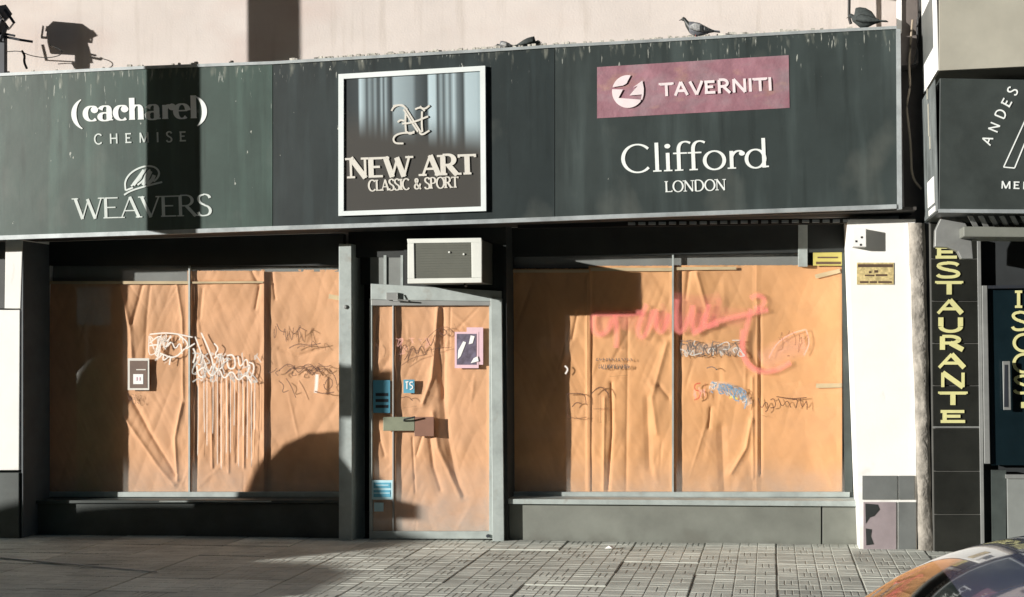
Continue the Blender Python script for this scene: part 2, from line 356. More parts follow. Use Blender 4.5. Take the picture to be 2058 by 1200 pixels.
def ext(mb, quad_l, quad_r, fn, k, th):
    """ribbon extruded toward the viewer: fn(u,v)->world point on the plane"""
    off = -th - k*.0005; n = len(quad_l)
    fl = [fn(*p) for p in quad_l]; fr = [fn(*p) for p in quad_r]
    vs = []
    for p in fl: vs.append((p[0], p[1]+off, p[2]))
    for p in fr: vs.append((p[0], p[1]+off, p[2]))
    for p in fl: vs.append(tuple(p))
    for p in fr: vs.append(tuple(p))
    fs = []
    for i in range(n-1):
        fs += [(i, n+i, n+i+1, i+1), (i, i+1, 2*n+i+1, 2*n+i), (n+i, 3*n+i, 3*n+i+1, n+i+1)]
    fs += [(0, 2*n, 3*n, n), (n-1, 2*n-1, 4*n-1, 3*n-1)]
    mb.add(vs, fs)
def text(word, p0, p1, h, Y, stem, hair, mat, parent, serif=0, th=.006, gap=.0, normal=None, slant=0, wide=1, name='letter'):
    """word fitted between baseline px points p0 and p1 on plane Y; h = cap height px"""
    tot = sum(G[c][0]*wide for c in word)*h + gap*h*(len(word)-1)
    d = np.array([p1[0]-p0[0], p1[1]-p0[1]], float); Ln = np.hypot(*d); d /= Ln
    nrm = np.array([d[1], -d[0]]) if normal is None else np.array(normal, float)
    k = Ln/tot; u0 = 0
    for c in word:
        w, strokes, serifs = G[c]
        def fn(u, v, u0=u0):
            q = np.array(p0)+d*(u0+u*wide*h*k+v*slant*h)+nrm*v*h
            return W(q[0], q[1], Y)
        sx = 1/(h*k*wide); st = stem/h; ha = hair/h; kk = 0
        if strokes:
            mb = MB()
            for mode, pts in strokes:
                if mode == 'B':
                    r = st*.62; cp = arc(pts[0][0], pts[0][1], r, r, 0, 360, 12)
                    a = cp[:7]; b = [cp[0]]+cp[:6:-1]
                    ext(mb, a, b[:7], fn, kk, th)
                else:
                    base = {'T': st, 'H': ha, 'D': 0, 'L': 0}[mode]
                    if mode == 'D': wf = lambda s_, t: ha+(st-ha)*s_**1.6
                    elif mode == 'L': wf = lambda s_, t: ha+(st*1.15-ha)*math.sin(math.pi*t)**1.3
                    else: wf = lambda s_, t, base=base: base
                    asp = k*wide
                    q = [(x*asp, y) for x, y in pts]
                    # pull straight strokes in so that ends stay inside the cap height
                    if mode == 'H' and abs(q[0][1]-q[-1][1]) < .01:
                        y = q[0][1]; sh = ha/2 if y < .02 else (-ha/2 if y > .9 else 0)
                        q = [(a, b+sh) for a, b in q]
                    l_, r_ = ribbon(q, wf)
                    ext(mb, [(a/asp, b) for a, b in l_], [(a/asp, b) for a, b in r_], fn, kk, th)
                kk += 1
            if serif:
                for (sx_, sy_) in serifs:
                    hw = serif/h/2/(k*wide); t = ha*.9
                    y0 = sy_ if sy_ < .5 else sy_-t
                    ext(mb, [(sx_-hw, y0+t), (sx_+hw, y0+t)], [(sx_-hw, y0), (sx_+hw, y0)], fn, kk, th); kk += 1
            mb.build(name, mat, parent)
        u0 += (w*wide+gap)*h*k
def strokes(pls, wpx, Y, mat, parent, name, th=.003):
    """free hand strokes, px polylines"""
    mb = MB()
    for k, pl in enumerate(pls):
        if len(pl) > 2 and len(pl) < 9: pl = smooth(pl)
        l_, r_ = ribbon(pl, lambda s_, t: wpx)
        ext(mb, l_, r_, lambda u, v: W(u, v, Y), k % 12, th)
    return mb.build(name, mat, parent)
def smooth(pl, it=2):
    for _ in range(it):
        o = [pl[0]]
        for a, b in zip(pl[:-1], pl[1:]):
            o += [(a[0]*.75+b[0]*.25, a[1]*.75+b[1]*.25), (a[0]*.25+b[0]*.75, a[1]*.25+b[1]*.75)]
        o.append(pl[-1]); pl = o
    return pl
def spray(pls, wpx, Y, mat, parent, name, op=1.0, soft=True):
    """painted strokes with soft edges: op attribute per vertex"""
    for k, pl in enumerate(pls):
        vs = []; fs = []; ops = []
        w_ = (wpx*1.25 if wpx < 4 else wpx)*random.uniform(.85, 1.15)
        if 2 < len(pl) < 12: pl = smooth(pl)
        l_, r_ = ribbon(pl, lambda s_, t: w_)
        y = Y-.0004*(k % 25); b = len(vs)
        for i, (a, c, r) in enumerate(zip(l_, pl, r_)):
            for q, o_ in ((a, 0 if soft else .8), (((a[0]+c[0])/2, (a[1]+c[1])/2), .7 if soft else 1), (c, 1), (((r[0]+c[0])/2, (r[1]+c[1])/2), .7 if soft else 1), (r, 0 if soft else .8)):
                p = W(q[0], q[1], y); vs.append(tuple(p)); ops.append(o_*op*(.25 if i in (0, len(pl)-1) else 1))
        for i in range(len(pl)-1):
            for j in range(4): fs.append((b+i*5+j, b+i*5+j+1, b+(i+1)*5+j+1, b+(i+1)*5+j))
        mb = MB(); mb.add(vs, fs); o = mb.build(name, mat, parent)
        at = o.data.attributes.new('op', 'FLOAT', 'POINT'); at.data.foreach_set('value', ops)

# ================================================================== GROUND
XJ = .01
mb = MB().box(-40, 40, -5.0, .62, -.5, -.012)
pav = mb.build('pavement', m_joint, origin=(0, 0, 0)); tag(pav, kind='structure')
def slab_mesh(seed):
    rnd = random.Random(seed); m = MB(); w, d = .689, .651
    base = -.004
    m.box(0, w, 0, d, -.03, base+.0005)
    # raised blocks, set like a basket weave, light groove down the middle
    nx, ny = 4, 3; cw = w/nx; ch = d/ny
    for i in range(nx):
        for j in range(ny):
            x0 = i*cw; y0 = j*ch; k = (i+j+seed) % 3
            t = .0034; g = .0075
            if rnd.random() < .12: rects = [(0, 1, 0, 1)]
            elif k == 0: rects = [(0, .5, 0, 1), (.5, 1, 0, 1)]
            elif k == 1: rects = [(0, 1, 0, .5), (0, 1, .5, 1)]
            else: rects = [(0, .34, 0, 1), (.34, .67, 0, 1), (.67, 1, 0, 1)] if rnd.random() < .5 else [(0, 1, 0, 1)]
            for (a, b, c, e) in rects:
                X0, X1, Y0, Y1 = x0+a*cw+g, x0+b*cw-g, y0+c*ch+g, y0+e*ch-g
                if i == 1 and b == 1: X1 -= .003
                z1 = base+t*rnd.uniform(.75, 1.05)
                m.add([(X0-.003,Y0-.003,base-.001),(X1+.003,Y0-.003,base-.001),(X1+.003,Y1+.003,base-.001),(X0-.003,Y1+.003,base-.001),(X0,Y0,z1),(X1,Y0,z1),(X1,Y1,z1),(X0,Y1,z1)],
                      [(4,5,6,7),(0,1,5,4),(1,2,6,5),(2,3,7,6),(3,0,4,7)])
    me = bpy.data.meshes.new('paving_slab'); me.from_pydata(m.v, [], m.f); me.materials.append(m_pave); return me
smesh = [slab_mesh(i) for i in range(3)]
rnd = random.Random(3)
YR = [.60-.66*k for k in range(1, 10)]
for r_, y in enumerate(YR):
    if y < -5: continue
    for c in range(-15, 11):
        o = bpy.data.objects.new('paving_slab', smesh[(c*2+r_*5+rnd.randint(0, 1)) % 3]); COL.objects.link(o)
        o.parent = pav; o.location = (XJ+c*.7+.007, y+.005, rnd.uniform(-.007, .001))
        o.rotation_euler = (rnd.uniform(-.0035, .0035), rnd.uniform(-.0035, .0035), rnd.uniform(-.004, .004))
mb = MB()
for c in list(range(-50, -15))+list(range(11, 50)):
    mb.box(XJ+c*.7+.003, XJ+c*.7+.697, -4.99, .6, -.03, 0)
o = mb.build('paving_slab', m_pave, pav); o['kind'] = 'stuff'
for c in range(-20, 20):
    MB().box(c*1.5, c*1.5+1.49, -5.16, -5.003, -.4, .003).build('kerb_stone', m_kerb, pav, bevel=.012)
road = MB().box(-60, 60, -17, -5.1, -.6, -.13).build('road', m_asph, origin=(0, 0, 0)); tag(road, kind='structure')
for c in range(-8, 9): MB().box(c*6, c*6+3, -10.95, -10.83, -.14, -.126).build('lane_dash', m_line, road)
far = MB().box(-60, 60, -24, -17, -.6, -.005).build('far_pavement', m_kerb, origin=(0, 0, 0)); tag(far, kind='structure')
gr = MB().box(-150, 150, -150, 150, -2, -.62).build('ground', m_asph, origin=(0, 0, 0)); tag(gr, kind='structure')
# thin pale strip crossing the shaded corner of the pavement
a = Vector((-9.2, -.55, 0)); b = Vector((-5.5, -1.80, 0)); n_ = Vector((-(b-a).y, (b-a).x, 0)).normalized()*.014
mb = MB(); vs = []
for z in (.0, .012):
    for p in (a-n_, b-n_*.6, b+n_*.6, a+n_): vs.append((p.x, p.y, z))
mb.add(vs, [(3,2,1,0),(4,5,6,7),(0,1,5,4),(1,2,6,5),(2,3,7,6),(3,0,4,7)])
tag(mb.build('pale_strip', m_line), 'thin pale strip lying across the shaded pavement at bottom left', 'strip')

sc_ = Vector((-1.60, .06, 0)); mb = MB()
mb.add([(sc_.x-.05,sc_.y-.02,.004),(sc_.x+.03,sc_.y-.04,.010),(sc_.x+.06,sc_.y+.01,.004),(sc_.x+.01,sc_.y+.05,.022),(sc_.x-.04,sc_.y+.03,.008),(sc_.x-.01,sc_.y,.03)], [(0,1,5),(1,2,5),(2,3,5),(3,4,5),(4,0,5),(4,3,2,1,0)])
tag(mb.build('paper_scrap', m_white2), 'small crumpled white paper scrap on the paving below the right window', 'litter')

# ================================================================== SHOP BUILDING
XL = -13.0
XR = wx(1808, .6, 30)
shop = thing('shop_building', (-3.5, .6, 0), 'two storey shop building with beige rendered upper wall above the dark sign', 'building')
zsof = 3.26
MB().box(XL, XR, .6, 3.5, zsof+.02, 9.0).build('upper_wall', m_wall, shop)
MB().box(XL, XR+.06, .06, .598, zsof, zsof+.03).build('soffit', m_soffit, shop)
MB().box(XL, XR, 3.0, 3.5, -.1, zsof+.018).build('back_wall', m_inner, shop)
MB().box(XL, XR, .95, 2.998, -.1, .0).build('interior_floor', m_inner, shop)
# header strips above windows and door
MB().pq(60, 470, 690, 534, .87, .10).build('window_header', m_black, shop)
MB().prism([W(812,600,.57), W(1016,602,.57), W(1016,455,.57), W(812,455,.57)], .10).build('door_header', m_black, shop)
MB().prism([W(706,517,.59), W(812,517,.59), W(812,455,.59), W(706,455,.59)], .10).build('door_header', m_black, shop)
MB().prism([W(1016,516,.87), W(1722,506,.87), W(1722,440,.87), W(1016,450,.87)], .10).build('window_header', m_black, shop)
# base walls
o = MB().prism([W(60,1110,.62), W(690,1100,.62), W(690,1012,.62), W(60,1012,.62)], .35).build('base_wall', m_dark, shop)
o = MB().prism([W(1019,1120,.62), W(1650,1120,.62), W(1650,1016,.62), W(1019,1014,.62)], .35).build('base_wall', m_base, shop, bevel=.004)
MB().prism([W(1653,1120,.625), W(1724,1120,.625), W(1724,1016,.625), W(1653,1016,.625)], .34).build('base_wall', m_base, shop, bevel=.004)
# pier between door and right window
MB().prism([W(1013,1120,.53), W(1021,1120,.53), W(1017,450,.53), W(1010,450,.53)], .42).build('pier', m_black, shop)
# jamb post left of the door, runs back to the window
# upper right column and white downpipe zone
MB().prism([W(1812,450,.62), W(1862,450,.62), W(1862,-150,.62), W(1812,-150,.62)], .3).build('party_wall', m_brown, shop)
MB().prism([W(1808,133,.30), W(1846,128,.30), W(1846,-160,.30), W(1808,-160,.30)], .28).build('corner_column', m_brown, shop, bevel=.01)
# horizontal day joints in the render, low relief
for (x0, y0, x1, y1) in ((430,78,505,78),(600,118,960,98),(40,145,300,128)):
    pass

# balcony above the frame at the right: only its shadow is in the picture
bal = thing('balcony', W(1750, -60, .6), 'rendered balcony slab projecting above the right end of the sign', 'balcony')
p = W(1640, -22, .6)
MB().box(p.x, wx(1845, .6), -.45, .598, p.z, p.z+.16).build('slab', m_wall, bal, bevel=.01)
MB().box(p.x+.02, wx(1845, .6)-.02, -.44, -.36, p.z+.16, p.z+1.1).build('parapet', m_wall, bal)

# ---- left white wall with its dark base
lw = thing('white_wall', (-9.5, .22, 0), 'bright white wall at the left edge beside the first shop window', 'wall')
MB().prism([W(-700,948,.30), W(38,945,.30), W(40,623,.30), W(-700,623,.30)], .68).build('lower_block', m_white, lw, bevel=.006)
MB().prism([W(9,620,.305), W(41,620,.305), W(46,470,.305), W(11,470,.305)], .67).build('upper_block', m_white, lw, bevel=.006)
MB().prism([W(-700,620,.5), W(9,620,.5), W(11,470,.5), W(-700,470,.5)], .45).build('recess_panel', m_black, lw)
MB().prism([W(-700,1085,.29), W(38,1085,.29), W(38,950,.29), W(-700,953,.29)], .69).build('base_block', m_dark, lw, bevel=.006)

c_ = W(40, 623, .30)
MB().box(c_.x+.012, c_.x+.030, .312, .88, 0, 3.25).build('side_shade', m_shade, lw)  # added panel, shade of the wall's side return put into its colour

# ---- right white pillar
rp = thing('white_pillar', W(1780, 1100, .3), 'bright white rendered pillar right of the papered window, grey tiles at its foot', 'pillar')
MB().prism([W(1728,1140,.3), W(1843,1140,.3), W(1840,440,.3), W(1702,440,.3)], .66).build('shaft', m_white, rp, bevel=.008)
def tile(x0, y0, x1, y1, mat, lab=None, Y=.3, par=rp, nm='wall_tile'):
    o = MB().prism([W(x0,y1,Y), W(x1,y1,Y), W(x1,y0,Y), W(x0,y0,Y)], -.012).build(nm, mat, par, bevel=.002)
    if lab: o['label'] = lab
    return o
tile(1733, 956, 1803, 1004, m_tgrey); tile(1806, 956, 1838, 1004, m_tgrey)
tile(1735, 1009, 1801, 1106, m_tpink, 'pinkish tile with black patches'); tile(1805, 1009, 1841, 1106, m_tgrey)
for pl in ([(1739,1012),(1764,1014),(1768,1024),(1757,1037),(1748,1040),(1740,1052)], [(1740,1062),(1752,1064),(1750,1078),(1756,1094),(1741,1096)]):
    MB().prism([W(x, y, .287) for x, y in pl[::-1]], -.003).build('dark_patch', m_black, rp)  # irregular black patches on the pinkish tile
# ---- rough strip between the buildings
cs = MB()
L_ = [(1824,448),(1829,560),(1834,700),(1838,820),(1841,900),(1843,1000),(1846,1125)]
Rr = [(1858,448),(1862,560),(1866,700),(1868,820),(1869,900),(1871,1000),(1884,1125)]
rn = random.Random(5)
pts_l = []; pts_r = []
for i in range(25):
    t = i/24*6; k = min(5, int(t)); u = t-k
    pts_l.append((L_[k][0]*(1-u)+L_[k+1][0]*u+rn.uniform(-1, 1), L_[k][1]*(1-u)+L_[k+1][1]*u))
    pts_r.append((Rr[k][0]*(1-u)+Rr[k+1][0]*u+rn.uniform(-1, 1), pts_l[-1][1]))
vs = []; fs = []
for i, (a_, b_) in enumerate(zip(pts_l, pts_r)):
    row = [W(a_[0], a_[1], .62), W(a_[0]+.5, a_[1], .27)]
    for q in (.25, .5, .75): row.append(W(a_[0]*(1-q)+b_[0]*q, a_[1], .245+rn.uniform(-.018, .018)))
    row += [W(b_[0]-.5, b_[1], .27), W(b_[0], b_[1], .62)]
    vs += row
    if i:
        for j in range(6): fs.append(((i-1)*7+j, i*7+j, i*7+j+1, (i-1)*7+j+1))
cs.add(vs, fs); cs.add([tuple(W(1824,448,.27)), tuple(W(1858,448,.27)), tuple(W(1858,448,.62)), tuple(W(1824,448,.62))], [(0,1,2,3)])
tag(cs.build('rough_wall_strip', m_conc, smooth=True), 'narrow rough grey plaster strip between the white pillar and the black tiled column', 'wall')

# ================================================================== WINDOWS
def pane(par, x0, y0, x1, y1, Y=.9, mat=m_glass):
    return MB().prism([W(x0,y1,Y), W(x1,y1,Y), W(x1,y0,Y), W(x0,y0,Y)], .006).build('pane', mat, par)
lwin = thing('shop_window', W(380, 1000, .9), 'wide left shop window lined with brown paper, beside the white wall', 'window', 'papered shop windows')
pane(lwin, 70, 520, 379, 992); pane(lwin, 381, 520, 695, 992)
MB().pq(378.5, 520, 381.5, 992, .89, .03).build('mullion', m_grey, lwin)
MB().pq(60, 989, 695, 999, .87, .06).build('bottom_rail', m_grey, lwin, bevel=.003)
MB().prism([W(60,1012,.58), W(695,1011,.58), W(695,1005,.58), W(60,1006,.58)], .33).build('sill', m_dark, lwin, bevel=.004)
MB().pq(320, 1006.5, 545, 1009, .578, .004).build('sill_trim', m_grey, lwin)
MB().pq(60, 525, 379, 572, .975, .02).build('transom_panel', m_blind, lwin)
MB().pq(383, 536, 690, 546, .96, .02).build('transom_panel', m_blind, lwin)
rwin = thing('shop_window', W(1352, 1000, .9), 'wide right shop window lined with brown paper, pink graffiti across it', 'window', 'papered shop windows')
pane(rwin, 1022, 505, 1351, 995); pane(rwin, 1353.5, 500, 1700, 997)
MB().pq(1350.5, 500, 1354, 995, .885, .03).build('mullion', m_grey, rwin)
MB().pq(1020, 989, 1708, 999, .87, .06).build('bottom_rail', m_grey, rwin, bevel=.003)
MB().prism([W(1019,1013,.56), W(1722,1018,.56), W(1722,1007,.56), W(1019,1003,.56)], .345).build('sill', m_grey, rwin, bevel=.004)
MB().pq(1604, 452, 1623, 536, .86, .04).build('post', m_grey, rwin, bevel=.003)
MB().prism([W(1022,538,.975), W(1606,536,.975), W(1606,500,.975), W(1022,508,.975)], .02).build('transom_panel', m_blind, rwin)
MB().prism([W(1698,1000,.885), W(1714,1000,.885), W(1704,470,.885), W(1691,470,.885)], .07).build('side_frame', m_dark, rwin)

# ---- kraft paper sheets
def vnoise(seed):
    r = np.random.RandomState(seed); ks = r.uniform(2, 26, 14); ph = r.uniform(0, 6.28, 14); kz = r.uniform(-2.2, 2.2, 14)
    return lambda X, Z: sum(np.sin(k*X+p+q*Z+1.3*np.sin(q*Z*1.7+p))/(k**.8) for k, p, q in zip(ks, ph, kz))
def paper(x0, y0, x1, y1, Y, mat, seed, folds=(), amp=1.0, label='', grp=None):
    A = W(x0, y1, Y); B = W(x1, y1, Y); C_ = W(x1, y0, Y); D_ = W(x0, y0, Y)
    nx = max(8, int((B-A).length/.008)); nz = max(8, int((D_-A).length/.014))
    U, V = np.meshgrid(np.linspace(0, 1, nx), np.linspace(0, 1, nz))
    A, B, C_, D_ = [np.array(q) for q in (A, B, C_, D_)]
    P = (A[None,None]*((1-U)*(1-V))[...,None]+B[None,None]*(U*(1-V))[...,None]+C_[None,None]*(U*V)[...,None]+D_[None,None]*((1-U)*V)[...,None])
    X, Z = P[...,0], P[...,2]
    f = vnoise(seed); g = vnoise(seed+50)
    disp = f(X*.6, Z*.8)*.003*amp + g(X*2.5, Z*2.0)*.0006*amp
    h1, h2, h3 = vnoise(seed+90), vnoise(seed+91), vnoise(seed+92)
    disp -= (np.abs(h1(X*.8+Z*.3, Z*1.2))*.0075+np.abs(h2(X*1.7-Z*.7, Z*1.8))*.0050+np.abs(h3(X*3.2+Z*1.6, Z*2.5))*.0022-.017)*amp
    rs = np.random.RandomState(seed)
    # random short creases
    for _ in range(int(5+6*(x1-x0)/150)):
        cx, cz = rs.uniform(A[0], B[0]), rs.uniform(A[2], D_[2]); an = rs.normal(math.pi/2, .5); ln = rs.uniform(.08, .4)
        dx, dz = X-cx, Z-cz; al = dx*math.cos(an)+dz*math.sin(an); ac = -dx*math.sin(an)+dz*math.cos(an)
        disp += rs.choice([-1, 1])*.005*amp*np.maximum(0, 1-np.abs(ac)/rs.uniform(.02, .07))*np.clip(1.2-np.abs(al)/ln, 0, 1)
    for (pts, wid, a_) in folds:      # px polylines: ridge (a_<0 towards the street)
        q = [W(p[0], p[1], Y) for p in pts]
        best = np.full(X.shape, 9.)
        for s_, e_ in zip(q[:-1], q[1:]):
            ex, ez = e_.x-s_.x, e_.z-s_.z; l2 = ex*ex+ez*ez
            t = np.clip(((X-s_.x)*ex+(Z-s_.z)*ez)/l2, 0, 1)
            best = np.minimum(best, np.hypot(X-s_.x-t*ex, Z-s_.z-t*ez))
        disp += a_*(.45*np.maximum(0, 1-best/wid)+.7*np.maximum(0, 1-best/(wid*2.6))**1.5)
    disp = np.clip(disp, -.016, .06)
    edge = np.minimum(1, np.minimum(U, 1-U)*nx/7)
    P[...,1] += disp*(.12+.88*edge)
    # ragged top and bottom edge
    P[-1,:,2] += rs.uniform(-.003, .003, nx)
    vs = P.reshape(-1, 3).tolist(); fs = [(j*nx+i, j*nx+i+1, (j+1)*nx+i+1, (j+1)*nx+i) for j in range(nz-1) for i in range(nx-1)]
    mb = MB(); mb.add(vs, fs); o = mb.build('paper_sheet', mat, smooth=True)
    so_ = o.modifiers.new('solid', 'SOLIDIFY'); so_.thickness = .0008; so_.offset = 1
    return tag(o, label, 'paper', grp)
PG = 'brown paper sheets lining the shop windows'
paper(62, 566, 381, 993, .924, m_paperA, 11, [([(240,572),(262,660),(268,760)], .035, -.02), ([(285,572),(264,650)], .03, .018), ([(262,800),(300,870),(352,955)], .03, .022),
      ([(250,840),(320,940),(350,975)], .02, -.016), ([(356,965),(352,880),(366,810)], .025, -.02), ([(355,570),(366,640),(368,800)], .02, -.014), ([(300,575),(293,640),(290,720)], .03, .012)],
      label='creased brown paper sheet in the pane next to the white wall, dark notice on it', grp=PG)
paper(377, 544, 531, 993, .919, m_paperA, 12, [([(385,567),(528,567)], .012, .01), ([(405,580),(400,640)], .03, .012), ([(505,545),(520,575),(512,620)], .02, .016), ([(394,780),(392,985)], .02, .014), ([(424,780),(426,940)], .012, -.012), ([(440,770),(441,930)], .01, .012),
      ([(458,770),(459,950)], .012, -.012), ([(476,790),(474,930)], .01, .012), ([(492,780),(490,940)], .012, -.012), ([(508,790),(506,920)], .01, .010), ([(388,560),(386,985)], .02, .016)],
      label='brown paper sheet under the white dripping graffiti, middle of the left window', grp=PG)
paper(525, 542, 696, 993, .952, m_paperA, 13, [([(545,545),(552,600)], .015, .014), ([(537,570),(536,980)], .008, .004), ([(560,700),(600,715),(650,700)], .02, .01)],
      label='brown paper sheet with brown scribbles, between the dripping graffiti and the door', grp=PG)
paper(1024, 540, 1187, 996, .924, m_paperB, 14, [([(1160,630),(1150,680)], .02, .014), ([(1180,560),(1182,985)], .014, -.014)],
      label='brown paper sheet beside the door, its left part in shade', grp=PG)
paper(1183, 534, 1356, 996, .919, m_paperB, 15, [([(1190,540),(1188,985)], .014, .016), ([(1228,770),(1230,865),(1222,985)], .016, .018), ([(1215,800),(1213,985)], .018, -.012), ([(1325,775),(1345,800)], .02, .016), ([(1340,690),(1310,800),(1320,870)], .035, -.014), ([(1300,800),(1305,940)], .05, .018), ([(1262,640),(1258,985)], .02, .008)],
      label='brown paper sheet left of the thin bright mullion, dark lettering on it', grp=PG)
paper(1352, 533, 1523, 997, .924, m_paperB, 16, [([(1366,545),(1362,990)], .022, .02), ([(1385,545),(1378,600)], .03, .016), ([(1400,550),(1420,620)], .03, -.016), ([(1428,820),(1424,860)], .016, .016), ([(1510,845),(1500,900),(1470,950)], .025, -.018), ([(1450,860),(1455,985)], .06, .02), ([(1512,760),(1514,960)], .02, -.012)],
      label='brown paper sheet with the blue and white graffiti, right of the thin bright mullion', grp=PG)
paper(1519, 533, 1693, 998, .919, m_paperB, 17, [([(1527,620),(1528,955)], .014, .02), ([(1521,600),(1522,950)], .012, -.016), ([(1565,768),(1605,768)], .008, .006), ([(1645,768),(1675,768)], .008, .006)], amp=.55,
      label='smoothest brown paper sheet next to the white pillar, pink smiley drawn on it', grp=PG)

m_tape = M('yellowed tape', (.55, .44, .27), .35, var=.1)
sheets = [o for o in COL.objects if o.name.startswith('paper_sheet')]
for k, (si, q) in enumerate(((0, [(66,571),(379,571),(379,565),(66,565)]), (1, [(383,570),(529,569),(529,565),(383,566)]), (2, [(660,600),(694,606),(695,597),(661,591)]), (3, [(1030,548),(1184,548),(1184,542),(1030,542)]),
                          (4, [(1187,545),(1350,545),(1350,538),(1187,538)]), (5, [(1356,543),(1480,542),(1480,536),(1356,537)]), (6, [(1640,560),(1690,548),(1687,540),(1637,552)]), (6, [(1640,780),(1692,779),(1692,770),(1640,771)]))):
    MB().prism([W(x, y, .905) for x, y in q], .001).build('tape', m_tape, sheets[si])

# ================================================================== DOOR
door = thing('shop_door', W(870, 1083, .54), 'papered glass shop door in a pale grey frame under the air conditioner', 'door')
MB().prism([W(681,1092,.43), W(707.5,1092,.43), W(706,490,.43), W(681,490,.43)], .47).build('jamb', m_grey, door, bevel=.004)
MB().lathe([(.022,0),(.022,-.012),(.012,-.02),(.004,-.02)], W(695,617,.43), 14, axis='y').build('lock_ring', m_metal, door)
MB().prism([W(745,602,.535), W(1008,606,.535), W(1008,585,.535), W(745,570,.535)], .05).build('transom_bar', m_grey, door, bevel=.004)
MB().prism([W(990,1088,.50), W(1013,1088,.50), W(1008,600,.50), W(986,598,.50)], .10).build('door_frame', m_grey, door, bevel=.004)
MB().prism([W(742,1088,.55), W(748,1088,.55), W(748,600,.55), W(742,600,.55)], .05).build('door_frame', m_grey, door, bevel=.003)
leaf = MB().pq(746, 602, 988, 614, .545, .04).build('top_rail', m_metal, door, bevel=.003)
MB().pq(748, 1068, 990, 1083, .545, .04).build('bottom_rail', m_grey, door, bevel=.003)
MB().pq(788.5, 614, 791.5, 1068, .548, .03).build('stile', m_metal, door, bevel=.002)
MB().pq(983, 614, 990, 1068, .546, .04).build('stile', m_grey, door, bevel=.002)
pane(door, 748, 612, 788.5, 1070, .56); pane(door, 791.5, 612, 984, 1070, .56)
MB().pq(700, 450, 1016, 572, .75, .02).build('transom_backing', m_black, door)
MB().pq(744, 515, 771, 574, .60, .01).build('transom_glass', m_blind, door)
MB().pq(776, 515, 805, 574, .60, .01).build('transom_glass', m_blind, door)
MB().pq(771, 513, 776.5, 574, .585, .02).build('transom_mullion', m_grey, door)
MB().pq(805, 513, 810, 574, .585, .02).build('transom_mullion', m_grey, door)
# closer arm, handle plates
mb = MB().pq(776, 588, 800, 603, .50, .035); mb.tube([W(799,590,.49), W(799,602,.47), W(822,604,.47), W(790,604,.50)], .008)
mb.build('door_closer', m_metal, door, bevel=.003)
MB().pq(770, 838, 833, 866, .525, .02).build('handle_plate', M('dull brass', (.22, .24, .17), .5, .3), door, bevel=.003)
MB().pq(833, 838, 872, 877, .528, .015).build('letter_plate', M('brown plate', (.24, .12, .08), .5), door, bevel=.003)
mb = MB(); mb.tube([W(812,846,.52), W(812,843,.47), W(834,838,.47)], .009); mb.build('handle', m_steel, door)
MB().lathe([(.018,0),(.018,-.02),(.004,-.02)], W(981,1077,.54), 12, axis='y').build('lock', m_steel, door)
DG = 'brown paper sheets lining the door'
paper(744, 614, 792, 1068, .584, m_paperA, 21, [([(755,640),(752,740)], .02, .01), ([(760,870),(772,915)], .02, .014)], label='narrow brown paper strip at the hinge side of the door, blue sticker at its foot', grp=DG)
paper(789, 612, 988, 1068, .589, m_paperA, 22, [([(880,620),(874,700),(868,760),(850,810)], .03, -.024), ([(888,620),(892,720),(890,800)], .03, .022), ([(880,700),(895,860),(915,960),(930,995)], .05, .026), ([(870,830),(880,900),(925,998)], .035, -.02), ([(862,870),(870,940),(885,985)], .03, .02), ([(905,620),(903,700)], .01, .006), ([(850,870),(836,915)], .015, .012), ([(828,880),(834,990)], .01, .010)],
      label='wide brown paper sheet with long diagonal folds filling the door', grp=DG)

# ---- small posters and stickers (flat print)
def flat(name, pts, Y, mat, par=None, th=.003):
    return MB().prism([W(x, y, Y) for x, y in pts], -th).build(name, mat, par)
def rect(x0, y0, x1, y1): return [(x0,y1),(x1,y1),(x1,y0),(x0,y0)]
po = thing('poster', W(940, 738, .553), 'pink edged poster with a dark picture taped inside the door', 'poster')
flat('paper', rect(914,667,962,740), .553, m_pinkp, po); flat('paper', rect(938,658,971,733), .556, m_pinkp, po)
flat('picture', rect(918,671,957,733), .549, m_picture, po)
flat('white_shape', [(920,722),(926,716),(937,688),(931,686),(921,704)], .5445, m_white2, po)
flat('white_shape', [(942,692),(950,690),(954,676),(946,674)], .5445, m_white2, po)
flat('white_shape', [(946,730),(962,726),(960,716),(952,720)], .5445, m_white2, po)
st = thing('sticker', W(768, 1003, .553), 'light blue sticker with two printed bands low on the door', 'sticker')
flat('backing', rect(747,965,790,1004), .553, m_blued, st)
flat('band', rect(751,970,785,981), .5495, m_bluep, st); flat('band', rect(751,985,785,999), .5495, m_bluep, st)
flat('print_line', rect(755,974,781,976), .546, m_blued, st); flat('print_line', rect(751,990,784,992), .546, m_blued, st)
o = flat('sticker', rect(752,1010,771,1028), .553, m_blued); tag(o, 'small white square sticker below the light blue one on the door', 'sticker')
s2 = thing('sticker', W(825, 790, .553), 'small blue sticker with white figures above the door handle', 'sticker')
flat('backing', rect(811,763,833,790), .553, m_bluep, s2)
strokes([[(815,768),(821,767)], [(818,768),(818,782)], [(830,768),(824,768),(824,774),(829,775),(830,780),(824,783)]], 2.2, .549, m_white2, s2, 'print')
s3 = thing('sticker', W(768, 825, .553), 'dark blue and white sticker in shade at the left edge of the door', 'sticker')
flat('backing', rect(750,764,784,830), .553, m_bluep, s3)
for y in (790, 802, 814): flat('print_line', rect(755,y,780,y+6), .5495, m_steel, s3)

